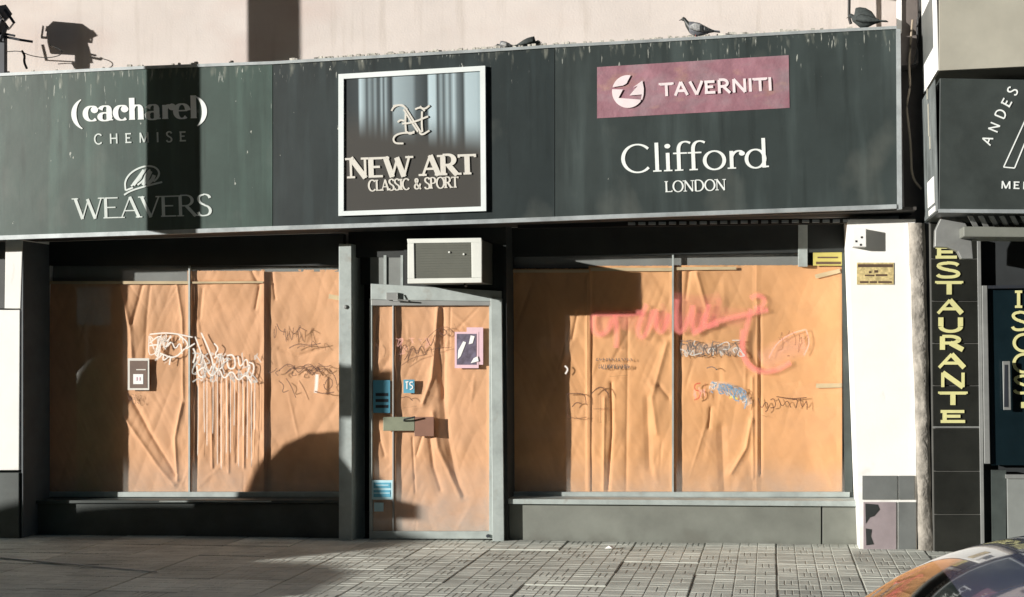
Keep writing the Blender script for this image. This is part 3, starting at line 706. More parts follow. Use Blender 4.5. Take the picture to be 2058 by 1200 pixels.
nt_ = thing('notice', W(278, 784, .893), 'dark brown framed notice with a white square, on the left window glass', 'notice')
flat('frame', rect(257,720,300,784), .893, m_cream, nt_); flat('sheet', rect(261,725,296,780), .8895, m_brownp, nt_)
flat('white_square', rect(268,752,288,772), .886, m_white2, nt_)
flat('print_line', rect(274,742,293,744), .886, m_cream, nt_)
for x in (273, 279): flat('print_mark', rect(x,758,x+3,765), .8825, m_pinkp, nt_)
# shadow-side strip of the notice box
o = thing('yellow_notice', W(1662, 533, .885), 'yellow notice with small dark print at the top right of the right window', 'notice')
flat('sheet', rect(1634,488,1692,534), .885, m_yellow, o)
for i, (x0, y0, x1, y1) in enumerate(((1643,516,1684,519),(1640,526,1690,531))): flat('print_line', rect(x0,y0,x1,y1), .8815, m_ink, o)
pq_ = thing('plaque', W(1760, 573, .3), 'worn yellow enamel plaque on the white pillar', 'plaque')
flat('plate', rect(1722,528,1796,572), .3, m_plaque, pq_, .008)
flat('band', rect(1724,531,1794,537), .291, m_ink, pq_, .002)
for (x0, y0, x1, y1) in ((1738,552,1757,555),(1760,551,1783,555),(1728,565,1745,569),(1748,565,1762,569),(1765,565,1792,569),(1746,545,1751,549),(1757,543,1764,548)):
    flat('print_mark', rect(x0,y0,x1,y1), .291, m_ink, pq_, .002)
jb = thing('junction_box', W(1727, 497, .3), 'small white electrical box at the top of the white pillar', 'box')
MB().pq(1713, 458, 1741, 496, .17, .13).build('body', m_white2, jb, bevel=.005)
for (x, y) in ((1730,475),(1719,483),(1728,490)): MB().pq(x, y, x+4, y+4, .167, .004).build('knockout', m_cable, jb)

# window graffiti
pm_w = paint_mat('white spray', (.88, .84, .78)); pm_p = paint_mat('pink spray', (1, .30, .27), .62); pm_b = paint_mat('brown marker', (.09, .035, .02)); pm_bl = paint_mat('blue spray', (.16, .36, .55), .8)
pm_g = paint_mat('dark grey marker', (.12, .11, .11)); pm_pk = paint_mat('pale pink spray', (1, .55, .48), .55); pm_y = paint_mat('yellow spray', (.7, .7, .12)); pm_gw = paint_mat('grey white spray', (.66, .68, .66), .85)
def scribble(x0, y0, x1, y1, n, seed, slope=0):
    r = random.Random(seed); out = []
    for _ in range(n):
        x = r.uniform(x0, x1); y = r.uniform(y0, y1); w = (x1-x0)/9; h = (y1-y0)
        pl = [(x+r.uniform(-w, w), max(y0, min(y1, y+r.uniform(-h, h)*.5))+slope*(x-x0)) for _ in range(r.randint(3, 5))]
        out.append(pl)
    return out
gw = thing('graffiti', W(400, 770, .89), 'white spray graffiti tag with long drips on the left window', 'graffiti')
A1 = [[(300,672),(340,668),(388,678)],[(300,690),(322,672),(330,690),(345,676)],[(298,695),(320,692),(312,705)],[(330,700),(345,684),(352,704),(362,686),(366,712)],[(318,708),(350,722),(372,700)],[(316,722),(330,708),(326,728),(344,712),(340,734)],[(330,730),(352,716)],[(358,672),(380,690),(370,704),(392,690)]]
A2 = [[(392,676),(408,720),(420,750),(426,735)],[(404,668),(424,712),(430,744)],[(395,720),(410,708),(404,735),(395,730)],[(430,690),(440,700),(430,715),(448,720)],[(430,720),(445,708),(452,735),(436,745),(430,730)],[(455,715),(470,712),(474,740),(458,742),(456,718)],[(478,715),(482,742),(496,716),(500,745)],[(500,728),(512,732),(506,760),(496,755),(502,732)],[(395,748),(412,735),(425,760),(440,738),(450,765),(466,742),(478,768),(494,750),(506,772)],[(388,700),(394,712),(388,730)],[(395,735),(400,760),(415,755)]]
spray(A1, 4.2, .8885, pm_w, gw, 'stroke'); spray(A2, 4.6, .8885, pm_w, gw, 'stroke')
spray(scribble(390, 710, 514, 768, 26, 4), 3, .8885, pm_gw, gw, 'stroke', op=.8)
spray(scribble(305, 672, 385, 725, 16, 41), 3, .8885, pm_w, gw, 'stroke', op=.8)
rn = random.Random(8)
spray([[(x, rn.uniform(748, 765)), (x+rn.uniform(-.5, .5), 820), (x+rn.uniform(-1, 1), rn.uniform(850, 945))] for x in (398,410,416,428,437,445,455,463,471,480,488,497,505,512)], 2.2, .8885, pm_w, gw, 'drip', op=.62)
gb = thing('graffiti', W(610, 790, .89), 'faint brown marker scribbles on the left window beside the door jamb', 'graffiti')
spray([[(560,745),(580,728),(600,745),(620,728),(640,745)],[(575,750),(590,735),(600,752),(612,738)],[(612,740),(630,735),(640,750),(655,740)],[(556,650),(562,665),(575,668)],[(580,700),(600,690),(622,695),(645,690)],[(640,730),(652,738),(664,735)],[(655,740),(672,752),(678,775)],[(652,775),(658,760),(668,762),(668,778),(655,785),(650,772)],[(632,786),(650,792),(672,788)],[(560,765),(572,775),(566,790),(580,785)],[(575,760),(585,775),(595,800)],[(590,735),(620,738)]], 2.6, .8885, pm_b, gb, 'stroke', op=.85)
spray(scribble(545, 735, 640, 755, 14, 9)+scribble(545, 655, 640, 700, 8, 10), 2.4, .8885, pm_b, gb, 'stroke', op=.7)
spray([[(637,752),(636,775),(634,790)]], 9, .8885, pm_w, gb, 'mark')
spray(scribble(256, 792, 290, 812, 10, 13), 2.2, .8885, pm_b, gb, 'stroke', op=.4)
gp = thing('graffiti', W(1350, 700, .89), 'broad pink spray writing across the top of the right window', 'graffiti')
spray([[(1195,628),(1190,655),(1200,675),(1220,668),(1232,640)],[(1192,630),(1240,632),(1295,628)],[(1236,632),(1240,668),(1238,700)],[(1262,630),(1252,662)],[(1300,610),(1278,668),(1292,682),(1306,655),(1312,622)],[(1318,620),(1318,660),(1332,672),(1345,630)],[(1330,610),(1352,668)],[(1360,600),(1356,660),(1372,672),(1392,620)],[(1392,612),(1390,660),(1404,668),(1420,630)],[(1425,610),(1412,660),(1445,650)],[(1445,600),(1440,650)],[(1390,672),(1440,645),(1500,632),(1545,622)],[(1508,600),(1520,592),(1538,600),(1532,618),(1515,620)],[(1510,620),(1500,660),(1490,700),(1505,738),(1530,748),(1560,745),(1590,728)],[(1492,660),(1490,720),(1520,745)]], 17, .8885, pm_p, gp, 'stroke', op=.8)
spray([[(1195,660),(1230,640),(1300,650),(1400,630),(1500,640)],[(1310,640),(1380,655),(1440,635)],[(1345,600),(1420,610),(1450,600)]], 42, .8875, pm_p, gp, 'haze_of_paint', op=.28)
spray([[(1545,720),(1560,690),(1590,670),(1620,662)],[(1620,662),(1628,690),(1615,715)],[(1570,680),(1585,690)],[(1565,708),(1580,700)],[(1600,700),(1618,700)]], 5, .8875, pm_pk, gp, 'stroke', op=.9)
spray([[(1530,730),(1580,700),(1620,690)]], 50, .887, pm_pk, gp, 'haze_of_paint', op=.35)
gv = thing('graffiti', W(1428, 720, .89), 'grey white outlined lettering under the pink spray on the right window', 'graffiti')
spray([[(1370,702),(1430,700),(1486,704)]], 26, .8865, pm_gw, gv, 'fill', op=.3)
spray([[(1372,684),(1366,700),(1372,718)],[(1380,690),(1384,712),(1392,690)],[(1398,712),(1398,692),(1408,690)],[(1398,702),(1406,702)],[(1414,714),(1414,692),(1424,694),(1416,704),(1426,714)],[(1432,690),(1432,716)],[(1440,712),(1440,694),(1452,692)],[(1440,704),(1450,703)],[(1456,694),(1468,712)],[(1468,692),(1456,714)],[(1476,688),(1486,700),(1478,716)],[(1420,740),(1432,736),(1442,744)]], 2.4, .8855, pm_g, gv, 'stroke', op=.9)
gt = thing('graffiti', W(1465, 820, .89), 'blue and white piece running downhill on the right window, red figures before it', 'graffiti')
spray([[(1428,775),(1460,776),(1490,790),(1505,815)]], 26, .8865, pm_gw, gt, 'fill', op=.45)
spray([[(1430,768),(1428,790)],[(1430,768),(1442,772),(1432,780)],[(1446,770),(1444,792),(1456,790)],[(1448,780),(1456,779)],[(1462,772),(1460,796)],[(1462,772),(1474,778),(1464,786),(1476,800)],[(1480,780),(1474,804),(1486,806)],[(1490,784),(1484,812)],[(1492,796),(1502,802),(1496,822)]], 4.2, .8855, pm_bl, gt, 'stroke')
spray([[(1466,800),(1474,796),(1482,802)]], 5, .885, pm_y, gt, 'highlight', op=.8)
spray([[(1408,770),(1396,772),(1396,784),(1408,786),(1406,800),(1395,804)],[(1418,770),(1418,802)]], 3, .8855, paint_mat('red marker', (.6, .10, .05)), gt, 'stroke')
gd = thing('graffiti', W(1232, 750, .89), 'small dark written lines on the right window near the shaded edge', 'graffiti')
rn = random.Random(22)
for (xx, x1, yy, hh, n) in ((1200,1268,722,5,12),(1204,1262,737,9,15)):
    spray([[(x+rn.uniform(-1,1), yy-hh/2), (x+rn.uniform(-2,3), yy), (x+rn.uniform(-2,3), yy+hh/2), (x+3, yy+rn.uniform(-hh,hh)/2)] for x in np.linspace(xx, x1, n)], 2, .8885, pm_g, gd, 'stroke', op=.85)
spray([[(1226,757),(1262,754)],[(1140,790),(1175,792)],[(1150,812),(1172,808)],[(1140,835),(1160,843),(1180,838)],[(1195,785),(1215,775),(1225,800)],[(1195,822),(1222,822)],[(1208,780),(1208,850)]], 2, .8885, pm_b, gd, 'stroke', op=.7)
gk = thing('graffiti', W(1575, 825, .89), 'thin dark brown signature below the pink smiley on the right window', 'graffiti')
spray([[(1524,800),(1530,824),(1540,804),(1545,822),(1538,828)],[(1548,804),(1556,800),(1560,818),(1548,820)],[(1564,800),(1572,820),(1582,802),(1590,820)],[(1592,804),(1604,802),(1600,820)],[(1608,800),(1612,822),(1622,802),(1622,824)],[(1560,797),(1590,802),(1622,799)],[(1530,834),(1542,838)]], 2.2, .8885, pm_b, gk, 'stroke')
spray([[(1135,735),(1142,742),(1136,752)]], 5, .8885, pm_w, gk, 'mark')
ge = thing('graffiti', W(860, 730, .55), 'faint reddish scribble on the door left of the poster', 'graffiti')
spray([[(800,715),(810,695),(820,712),(828,692),(838,710),(850,690)],[(812,690),(806,712)],[(850,690),(868,670),(880,660),(900,656),(912,668)],[(856,705),(880,700),(908,698)],[(880,662),(884,674),(894,668),(886,660)],[(900,662),(904,680)],[(806,735),(830,718),(860,712)],[(754,690),(762,700),(758,715)]], 2.2, .548, pm_b, ge, 'stroke', op=.6)
spray(scribble(800, 680, 870, 712, 10, 31), 2, .548, pm_pk, ge, 'stroke', op=.8)

spray([[(804,728),(806,700),(816,690),(822,712),(812,724)],[(820,722),(830,694),(838,716),(848,690),(856,712)],[(858,680),(866,700),(874,672)],[(890,660),(900,668),(892,676),(884,668)],[(912,650),(918,662)],[(806,800),(820,796),(830,806)],[(812,820),(838,816)]], 2.6, .5475, pm_b, ge, 'stroke', op=.8)
spray([[(1138,792),(1176,790),(1178,812)],[(1140,842),(1142,794)],[(1150,818),(1158,808),(1170,812)],[(1142,842),(1180,838)],[(1188,790),(1190,848)],[(1188,792),(1206,774),(1224,792)],[(1192,822),(1224,820)],[(1206,782),(1207,850)],[(1222,792),(1224,846)]], 2.8, .8875, pm_b, gd, 'stroke', op=.9)
spray(scribble(1368, 684, 1488, 716, 18, 61), 2.2, .8862, pm_g, gv, 'stroke', op=.75)
spray(scribble(1368, 684, 1488, 716, 10, 62), 2.6, .8850, pm_gw, gv, 'stroke', op=.9)
spray(scribble(1430, 766, 1500, 790, 14, 63, .25), 2.6, .8846, pm_bl, gt, 'stroke', op=.9)
spray(scribble(1430, 768, 1500, 792, 8, 64, .25), 2.4, .8842, pm_gw, gt, 'stroke', op=.9)
spray(scribble(1394, 772, 1420, 802, 6, 65), 2.2, .8850, pm_pk, gt, 'stroke', op=.9)
spray(scribble(1565, 665, 1620, 715, 8, 66), 2.4, .8868, pm_b, gp, 'stroke', op=.35)

# ================================================================== AIR CONDITIONER
ac = thing('air_conditioner', W(894, 570, .1), 'white framed window air conditioner sticking out above the door', 'air conditioner')
MB().prism([W(823,568,-.05), W(966,567,-.05), W(966,481,-.05), W(823,484,-.05)], .70).build('case', m_acside, ac, bevel=.006)
YA = -.08
for q in (((819,570),(968,568),(968,558),(819,560)), ((819,489),(968,487),(967,478),(818,480)), ((819,560),(833,560),(832,489),(819,489)), ((948,558),(968,558),(968,487),(947,487))):
    MB().prism([W(x, y, YA) for x, y in q], .028).build('front_frame', m_ac, ac, bevel=.004)
MB().prism([W(833,560,-.068), W(948,558,-.068), W(947,487,-.068), W(832,489,-.068)], .016).build('grille', m_grill, ac)
for k in range(13):
    y = 493+k*5.1
    MB().prism([W(835,y+1.6,-.072), W(946,y+.2,-.072), W(946,y-1.4,-.072), W(835,y,-.072)], .004).build('louvre', m_grill, ac)
for (x, y) in ((903,507),(932,511)): MB().lathe([(.010,0),(.010,-.008),(.002,-.009)], W(x, y, -.074), 10, axis='y').build('screw', m_ac, ac)
mb = MB(); mb.tube([W(934,567,.2), W(934,572,.2), W(937,575,.3)], .012); mb.build('drain_stub', m_cable, ac)

# ================================================================== MAIN SIGN
sg = thing('shop_sign', (-3.5, .3, ZB), 'long dark grey shop sign board running above both windows and the door', 'sign')
TOP = [(-260,166),(0,153),(300,138),(548,129),(980,104),(1115,95.5),(1240,89),(1640,66),(1802,58)]
BOT = [(-260,481),(0,474),(300,464),(548,455),(980,441),(1115,436),(1240,431),(1640,417),(1802,411)]
def seg(i0, i1, Y, th, mat, nm='sign_panel', sh0=0, sh1=0):
    pts = [W(BOT[i][0]+(sh0 if i == i0 else sh1 if i == i1 else 0), BOT[i][1], Y) for i in range(i0, i1+1)]+[W(TOP[i][0]+(sh0 if i == i0 else sh1 if i == i1 else 0), TOP[i][1], Y) for i in range(i1, i0-1, -1)]
    return MB().prism(pts, th).build(nm, mat, sg)
seg(0, 3, 0, .03, m_sign_l, sh1=-.6); seg(3, 5, .004, .026, m_sign_c, sh0=.6, sh1=-.6); seg(5, 8, 0, .03, m_sign_r, sh0=.6)
# box behind the panels, closed on top
mb = MB()
def zl(tab, i, Y=0): return W(tab[i][0], tab[i][1], Y)
for i in range(8):
    a_, b_ = zl(TOP, i), zl(TOP, i+1); c_, d_ = zl(BOT, i), zl(BOT, i+1)
    mb.hexa([(c_.x,.03,c_.z),(d_.x,.03,d_.z),(b_.x,.03,b_.z+.004),(a_.x,.03,a_.z+.004)], [(c_.x,.595,c_.z+.02),(d_.x,.595,d_.z+.02),(b_.x,.595,b_.z+.03),(a_.x,.595,a_.z+.03)])
mb.build('sign_box', m_dark, sg)
# metal edge trims: bottom lip, right edge, top flashing
def trim(tab, d0, d1, Y, th, mat, nm, i0=0, i1=8):
    pts = [W(tab[i][0], tab[i][1]+d1, Y) for i in range(i0, i1+1)]+[W(tab[i][0], tab[i][1]+d0, Y) for i in range(i1, i0-1, -1)]
    return MB().prism(pts, th).build(nm, mat, sg)
trim(BOT, -.5, 8, -.025, .06, m_trim, 'bottom_trim'); trim(TOP, -6, 0, -.012, .05, m_trim, 'top_flashing')
m_flash = M('dirty white flashing', (.55, .53, .47), .8, var=.4, vscale=14)
MB().prism([W(1803,421,-.012), W(1813,420,-.012), W(1810,58,-.012), W(1801,58,-.012)], .60).build('end_trim', m_trim, sg)
# perforated rail under the right half
mb = MB()
for i in range(22):
    x = 1262+i*20.6; y = 449-(x-1262)*.012-(i > 8)*.5
    mb.pq(x, y-2.5, x+14, y+3, .30, .03)
MB().prism([W(1040,459,.34), W(1708,449,.34), W(1708,438,.34), W(1040,447,.34)], .03).build('rail_back', m_carblack, sg)
o = mb.build('rail_slots', m_trim, sg); o['kind'] = 'stuff'
# dirt crumbs and nest rubbish along the flashing
mb = MB(); rn = random.Random(11)
for _ in range(240):
    x = rn.choice([rn.gauss(1030, 60), rn.gauss(780, 100), rn.uniform(0, 1790), rn.gauss(1420, 120)])
    if x < 10 or x > 1790: continue
    y = np.interp(x, [t[0] for t in TOP], [t[1] for t in TOP])
    r_ = rn.uniform(.006, .02); c = W(x, y-6, rn.uniform(0, .3)); c.z += .006
    mb.box(c.x-r_*rn.uniform(.5, 2), c.x+r_, c.y-r_, c.y+r_, c.z-.01, c.z+r_*rn.uniform(.2, 1))
o = mb.build('debris', m_flash, sg); o['kind'] = 'stuff'

# lettering on the main sign
text('(', (144,250), (166,249), 46, 0, 9, 2, m_letter, sg)
text('cacharel', (170,243.5), (397,237.5), 44, 0, 11, 2.4, m_letter, sg, serif=12, gap=.03)
text(')', (396,243), (418,242), 46, 0, 9, 2, m_letter, sg)
text('CHEMISE', (190,290), (375,284), 20, 0, 2.9, 2.6, m_letter2, sg, gap=.75)
text('WEAVERS', (150,441), (427,433), 42, 0, 6, 2.4, m_letter2, sg, serif=13)
lg = [[(253,383),(251,364),(264,346),(288,334),(310,334),(321,345),(318,357),(309,365)], [(253,383),(268,377)], [(250,392),(262,384),(290,375),(326,366)], [(264,374),(283,361),(287,348),(296,338)], [(277,372),(290,362),(293,350),(302,341)]]
strokes([smooth(q, 3) for q in lg], 3.4, 0, m_letter2, sg, 'emblem', .006)
strokes([[(268,372),(280,356),(290,342)], [(287,372),(296,360),(303,344)], [(295,370),(306,362),(310,352)]], 7, -.007, m_letter2, sg, 'emblem', .002)
text('Clifford', (1249,348), (1547,336.5), 56, 0, 7.5, 3, m_letter, sg, serif=17)
text('LONDON', (1337,386.5), (1459,382), 22, 0, 3.4, 1.7, m_letter, sg, serif=7, gap=.02)

# ---- pink banner
bn = thing('banner', W(1393, 228, -.01), 'faded pink banner with white lettering near the right end of the dark sign', 'banner')
Q = [(1200,238),(1587,217),(1585,111),(1200,135)]
nx, nz = 60, 18; vs = []; fs = []; f = vnoise(77)
for j in range(nz+1):
    for i in range(nx+1):
        u, v = i/nx, j/nz
        x = (Q[0][0]*(1-u)+Q[1][0]*u)*(1-v)+(Q[3][0]*(1-u)+Q[2][0]*u)*v; y = (Q[0][1]*(1-u)+Q[1][1]*u)*(1-v)+(Q[3][1]*(1-u)+Q[2][1]*u)*v
        e = min(1, min(u, 1-u)*12, min(v, 1-v)*5)
        # diagonal sags in the film
        s_ = abs(math.sin(u*9+v*3.2+math.sin(v*5+u*4)*.9))**6*.009*(u > .22)
        p = W(x, y, 0); vs.append((p.x, -.004-e*(.003+float(f(u*.8, v*2.5))*.0022+s_), p.z))
for j in range(nz):
    for i in range(nx): k = j*(nx+1)+i; fs.append((k, k+1, k+nx+2, k+nx+1))
mb = MB(); mb.add(vs, fs); mb.build('film', m_pink, bn, smooth=True)
m_pw = M('pinkish white print', (.80, .70, .72), .6, var=.08)
text('TAVERNITI', (1327,194), (1553,182), 27, -.017, 5.6, 5.4, m_pw, bn, gap=.06, th=.002)
c0 = (1262, 184)
def disc_piece(poly): MB().prism([W(x, y, -.017) for x, y in poly[::-1]], -.002).build('emblem', m_pw, bn)
cr = lambda a0, a1, n=10: [(c0[0]+32*math.cos(R(a)), c0[1]-33*math.sin(R(a))) for a in np.linspace(a0, a1, n)]
disc_piece(cr(165, 80)+[(1259,168),(1252,172)])
disc_piece(cr(172, 330, 16)+[(1243,197),(1252,180)])
disc_piece(cr(322, 350, 5)[::1]+[(1294,178),(1291,162),(1272,176),(1282,172),(1265,192),(1290,190)])

# ---- framed sign
fs_ = thing('framed_sign', W(828, 430, 0), 'square white framed sign with pale stripes fixed over the dark sign above the door', 'sign')
OQ = [(680,434),(977,424),(975,132),(680,149)]; IQ = [(690.5,424.5),(966.5,415),(964.5,142.5),(690.5,158.5)]
for i in range(4):
    j = (i+1) % 4
    MB().prism([W(*OQ[i], -.034), W(*OQ[j], -.034), W(*IQ[j], -.034), W(*IQ[i], -.034)], .032).build('frame_bar', m_frame, fs_)
mp_ = bpy.data.materials.new('striped print'); mp_.use_nodes = True; nt = mp_.node_tree; N = nt.nodes; L = nt.links
b_ = N['Principled BSDF']; b_.inputs['Roughness'].default_value = .35
geo = N.new('ShaderNodeNewGeometry'); sp = N.new('ShaderNodeSeparateXYZ'); L.new(geo.outputs['Position'], sp.inputs[0])
xa, xb = wx(690, -.03, 280), wx(966, -.03, 280)
mr = N.new('ShaderNodeMapRange'); mr.inputs[1].default_value = xa; mr.inputs[2].default_value = xb; L.new(sp.outputs[0], mr.inputs[0])
cr_ = N.new('ShaderNodeValToRGB'); L.new(mr.outputs[0], cr_.inputs[0])
stops = [(690,.04),(720,.06),(724,.62),(733,.35),(738,.08),(743,.30),(750,.12),(755,.32),(760,.08),(764,.10),(768,.45),(772,.08),(776,.40),(781,.12),(788,.03),(793,.42),(830,.30),(838,.10),(860,.05),(864,.62),(876,.55),(881,.06),(888,.35),(893,.10),(900,.45),(906,.15),(913,.55),(920,.18),(932,.06),(937,.55),(958,.48),(966,.30)]
el = cr_.color_ramp.elements
for i, (x, v) in enumerate(stops):
    e = el[i] if i < 2 else el.new(.5)
    e.position = (x-690)/276
for i, (x, v) in enumerate(stops):
    el[i].position = (x-690)/276; el[i].color = (v*.78, v*.98, v*1.06, 1)
mz = N.new('ShaderNodeMapRange'); mz.inputs[1].default_value = wz(292, -.03, 828); mz.inputs[2].default_value = wz(215, -.03, 828); mz.interpolation_type = 'SMOOTHSTEP'
# right half of the stripes reaches lower
sh = N.new('ShaderNodeMath'); sh.operation = 'MULTIPLY_ADD'; L.new(mr.outputs[0], sh.inputs[0]); sh.inputs[1].default_value = .24; L.new(sp.outputs[2], sh.inputs[2])
sh2 = N.new('ShaderNodeMath'); sh2.operation = 'SUBTRACT'; L.new(sh.outputs[0], sh2.inputs[0]); sh2.inputs[1].default_value = .10; L.new(sh2.outputs[0], mz.inputs[0])
mx = N.new('ShaderNodeMix'); mx.data_type = 'RGBA'; mx.inputs[6].default_value = (.062, .060, .055, 1)
L.new(mz.outputs[0], mx.inputs[0]); L.new(cr_.outputs[0], mx.inputs[7]); L.new(mx.outputs[2], b_.inputs['Base Color'])
MB().prism([W(*q, -.016) for q in IQ], .012).build('picture', mp_, fs_)
text('NEW ART', (701,359), (957,350.5), 41, -.016, 10.5, 4.6, m_cream, fs_, serif=16, th=.011, gap=.02)
text('CLASSIC & SPORT', (741,384.5), (922,377), 22, -.016, 3.8, 2.1, m_cream, fs_, serif=6.5, th=.007, gap=.0)
z = lambda pl: [(520+x/3.636, y/3.636) for x, y in pl]
strokes([z(q) for q in ([(972,812),(985,785),(1020,768),(1060,775),(1085,800)], [(985,775),(1050,765),(1075,790),(1130,880),(1190,975)], [(1060,800),(1110,880),(1165,965)], [(1075,830),(1072,900),(1078,960)],
   [(1195,815),(1192,900),(1197,965)], [(1145,800),(1180,785),(1215,800),(1250,772)], [(1180,778),(1215,812)], [(1018,895),(1035,878),(1070,885)], [(1050,905),(1120,900),(1240,852)], [(1075,958),(1110,985),(1140,960)], [(1140,972),(1050,972),(1000,990),(983,1020),(1000,1050),(1060,1050)], [(1175,968),(1195,990),(1250,955)])], 3.6, -.016, m_cream, fs_, 'emblem', .009)

# ================================================================== NEIGHBOUR (right)
nb = thing('restaurant_front', W(1960, 1085, .25), 'dark fronted restaurant at the right edge with a black tiled column', 'building')
YN = -.9
MB().prism([W(1887,142,YN), W(2500,112,YN), W(2500,-300,YN), W(1887,-300,YN)], 1.15).build('beige_slab', m_nslab, nb, bevel=.004)
p = W(1887, 142, YN); zt = W(1887, -300, YN).z
MB().box(p.x-.012, p.x-.001, YN+.002, .24, p.z+.004, zt).build('slab_side', m_white2, nb)
a_ = W(1887, 60, YN)
MB().box(p.x-.016, p.x-.013, YN+.25, .22, a_.z-.1, a_.z+.38).build('grey_patch', m_tgrey, nb)
MB().prism([W(1887,425,YN+.03), W(2500,430,YN+.03), W(2500,168,YN+.03), W(1889,157,YN+.03)], 1.1).build('sign_box', m_neigh, nb, bevel=.004)
q = W(1887, 425, YN+.03); q2 = W(1889, 157, YN+.03)
MB().box(q.x-.008, q.x-.001, YN+.035, .2, q.z+.01, q2.z-.01).build('sign_side', m_nside, nb)
MB().box(q.x-.014, q.x-.009, YN+.25, YN+.75, q.z+.1, q.z+.34).build('side_label', m_white2, nb)
MB().box(q.x-.014, q.x-.009, YN+.2, YN+.7, q.z+.02, q.z+.07).build('side_label', m_white2, nb)
for (y_, z_, h_) in ((-.35,.75,.30),(-.30,1.1,.10),(-.42,.62,.12)):
    MB().box(q.x-.013, q.x-.009, y_-.03, y_+.03, q.z+z_, q.z+z_+h_).build('side_scratch', m_nslab, nb)
mb = MB(); mb.prism([W(1887,427,YN), W(2500,433,YN), W(2500,424,YN), W(1887,420,YN)], .04); mb.build('sign_edge', m_trim, nb)
# sign lettering
YS = YN+.03
def rot_letter(c, cx, cy, h, ang, stem):
    u = np.array([math.cos(R(ang)), -math.sin(R(ang))]); v = np.array([u[1], -u[0]])
    w = G[c][0]*h
    p0 = np.array([cx, cy])-u*w/2-v*h/2; p1 = p0+u*w
    text(c, tuple(p0), tuple(p1), h, YS, stem, stem*.9, m_letter, nb, normal=tuple(v))
for c, x, y in (('A',1984,282),('N',1998,256),('D',2011,229),('E',2023,206),('S',2035,183)): rot_letter(c, x, y, 20, 68-(c in 'ES')*6, 3)
strokes([[(2062,238),(2017,336)], [(2017,336),(2039,338)], [(2039,338),(2066,272)]], 2.4, YS, m_letter, nb, 'emblem', .004)
text('MEN', (2012,379), (2072,381), 15, YS, 2.8, 2.4, m_letter, nb, gap=.3)
# body behind
MB().prism([W(1868,1120,.30), W(2500,1120,.30), W(2500,420,.30), W(1858,440,.30)], .9).build('wall', m_inner, nb)
# tiled column
ys = [448, 520, 605, 690, 775, 861, 947, 1034, 1120]
for i in range(8):
    x0 = 1871+.012*(ys[i]-480); x0b = 1871+.012*(ys[i+1]-480)
    MB().prism([W(x0b,ys[i+1]-1,.22), W(x0b+93,ys[i+1]-1,.22), W(x0+93,ys[i]+1,.22), W(x0,ys[i]+1,.22)], .05).build('column_tile', m_tileb, nb, bevel=.003)
MB().prism([W(1876,1120,.24), W(1973,1120,.24), W(1964,440,.24), W(1868,440,.24)], .055).build('grout', m_grout, nb)
MB().prism([W(1972,1120,.20), W(1979,1120,.20), W(1971,480,.20), W(1964,480,.20)], .09).build('column_trim', m_metal, nb, bevel=.002)
MB().prism([W(1874,860,.214), W(1970,860,.214), W(1970,857,.214), W(1874,857,.214)], .006).build('column_trim', m_metal, nb)
for c, x0, x1, yt, yb in (('E',1879,1927,492,520),('S',1880,1932,527,557),('T',1881,1934,563,592),('A',1881,1937,601,630),('U',1883,1938,636,666),('R',1886,1939,674,703),('A',1883,1942,710,739),('N',1887,1943,747,778),('T',1887,1943,785,814),('E',1889,1944,822,850)):
    text(c, (x0, yb), (x1, yb), yb-yt-2, .22, 10 if c not in 'ES' else 8, 6, m_gold, nb, th=.012, wide=1)
# restaurant door
MB().prism([W(1979,932,.16), W(1990,932,.16), W(1984,574,.16), W(1974,574,.16)], .04).build('door_stile', m_metal, nb, bevel=.002)
MB().prism([W(1992,935,.2), W(2500,935,.2), W(2500,574,.2), W(1986,574,.2)], .01).build('door_glass', M('blue black glass', (.006, .014, .018), .2), nb)
MB().prism([W(1986,580,.15), W(2500,574,.15), W(2500,568,.15), W(1986,574,.15)], .05).build('door_rail', m_steel, nb)
MB().prism([W(2017,824,.12), W(2032,824,.12), W(2030,726,.12), W(2015,726,.12)], .02).build('door_handle', m_metal, nb, bevel=.003)
MB().prism([W(2018,818,.115), W(2026,818,.115), W(2025,733,.115), W(2019,733,.115)], .004).build('handle_inset', m_steel, nb)
for c, x0, x1, yt, yb in (('I',2038,2056,584,619),('S',2032,2068,628,663),('C',2035,2078,672,706),('O',2035,2080,712,748),('S',2036,2074,756,790)):
    text(c, (x0, yb), (x1, yb), yb-yt, .195, 6, 5.5, m_gold, nb, serif=14 if c == 'I' else 0, th=.01)
MB().pq(2052, 808, 2070, 820, .195, -.01).build('letter', m_gold, nb)
MB().prism([W(2026,1110,.14), W(2500,1110,.14), W(2500,955,.14), W(2024,955,.14)], .05).build('kick_panel', m_blind, nb, bevel=.004)
MB().prism([W(2022,962,.12), W(2500,962,.12), W(2500,954,.12), W(2022,954,.12)], .05).build('kick_rail', m_metal, nb)
MB().prism([W(1995,1110,.17), W(2022,1110,.17), W(2022,945,.17), W(1993,945,.17)], .05).build('kick_panel', m_dark, nb)
# awning
aw = thing('awning', W(1960, 480, -.6), 'small pale grey metal awning with slats below the neighbouring sign', 'awning')
MB().prism([W(x, y, -.30) for x, y in [(1879,496),(1905,497),(1925,505),(1932,520),(1956,520),(1952,470),(1938,444),(1905,432),(1893,434),(1880,462)]], .12).build('end_plate', m_metal, aw, bevel=.006)
MB().prism([W(1936,476,-.55), W(2500,480,-.55), W(2500,458,-.55), W(1936,455,-.55)], .5).build('lip', m_base, aw, bevel=.01)
for i in range(24):
    x = 1945+i*21
    MB().prism([W(x+12,456,-.52), W(x+22,456,-.52), W(x+10,434,-.60), W(x,434,-.60)], .03).build('slat', m_metal, aw)
MB().prism([W(1940,434,-.40), W(2500,437,-.40), W(2500,428,-.40), W(1940,428,-.40)], .5).build('back_strip', m_black, aw)

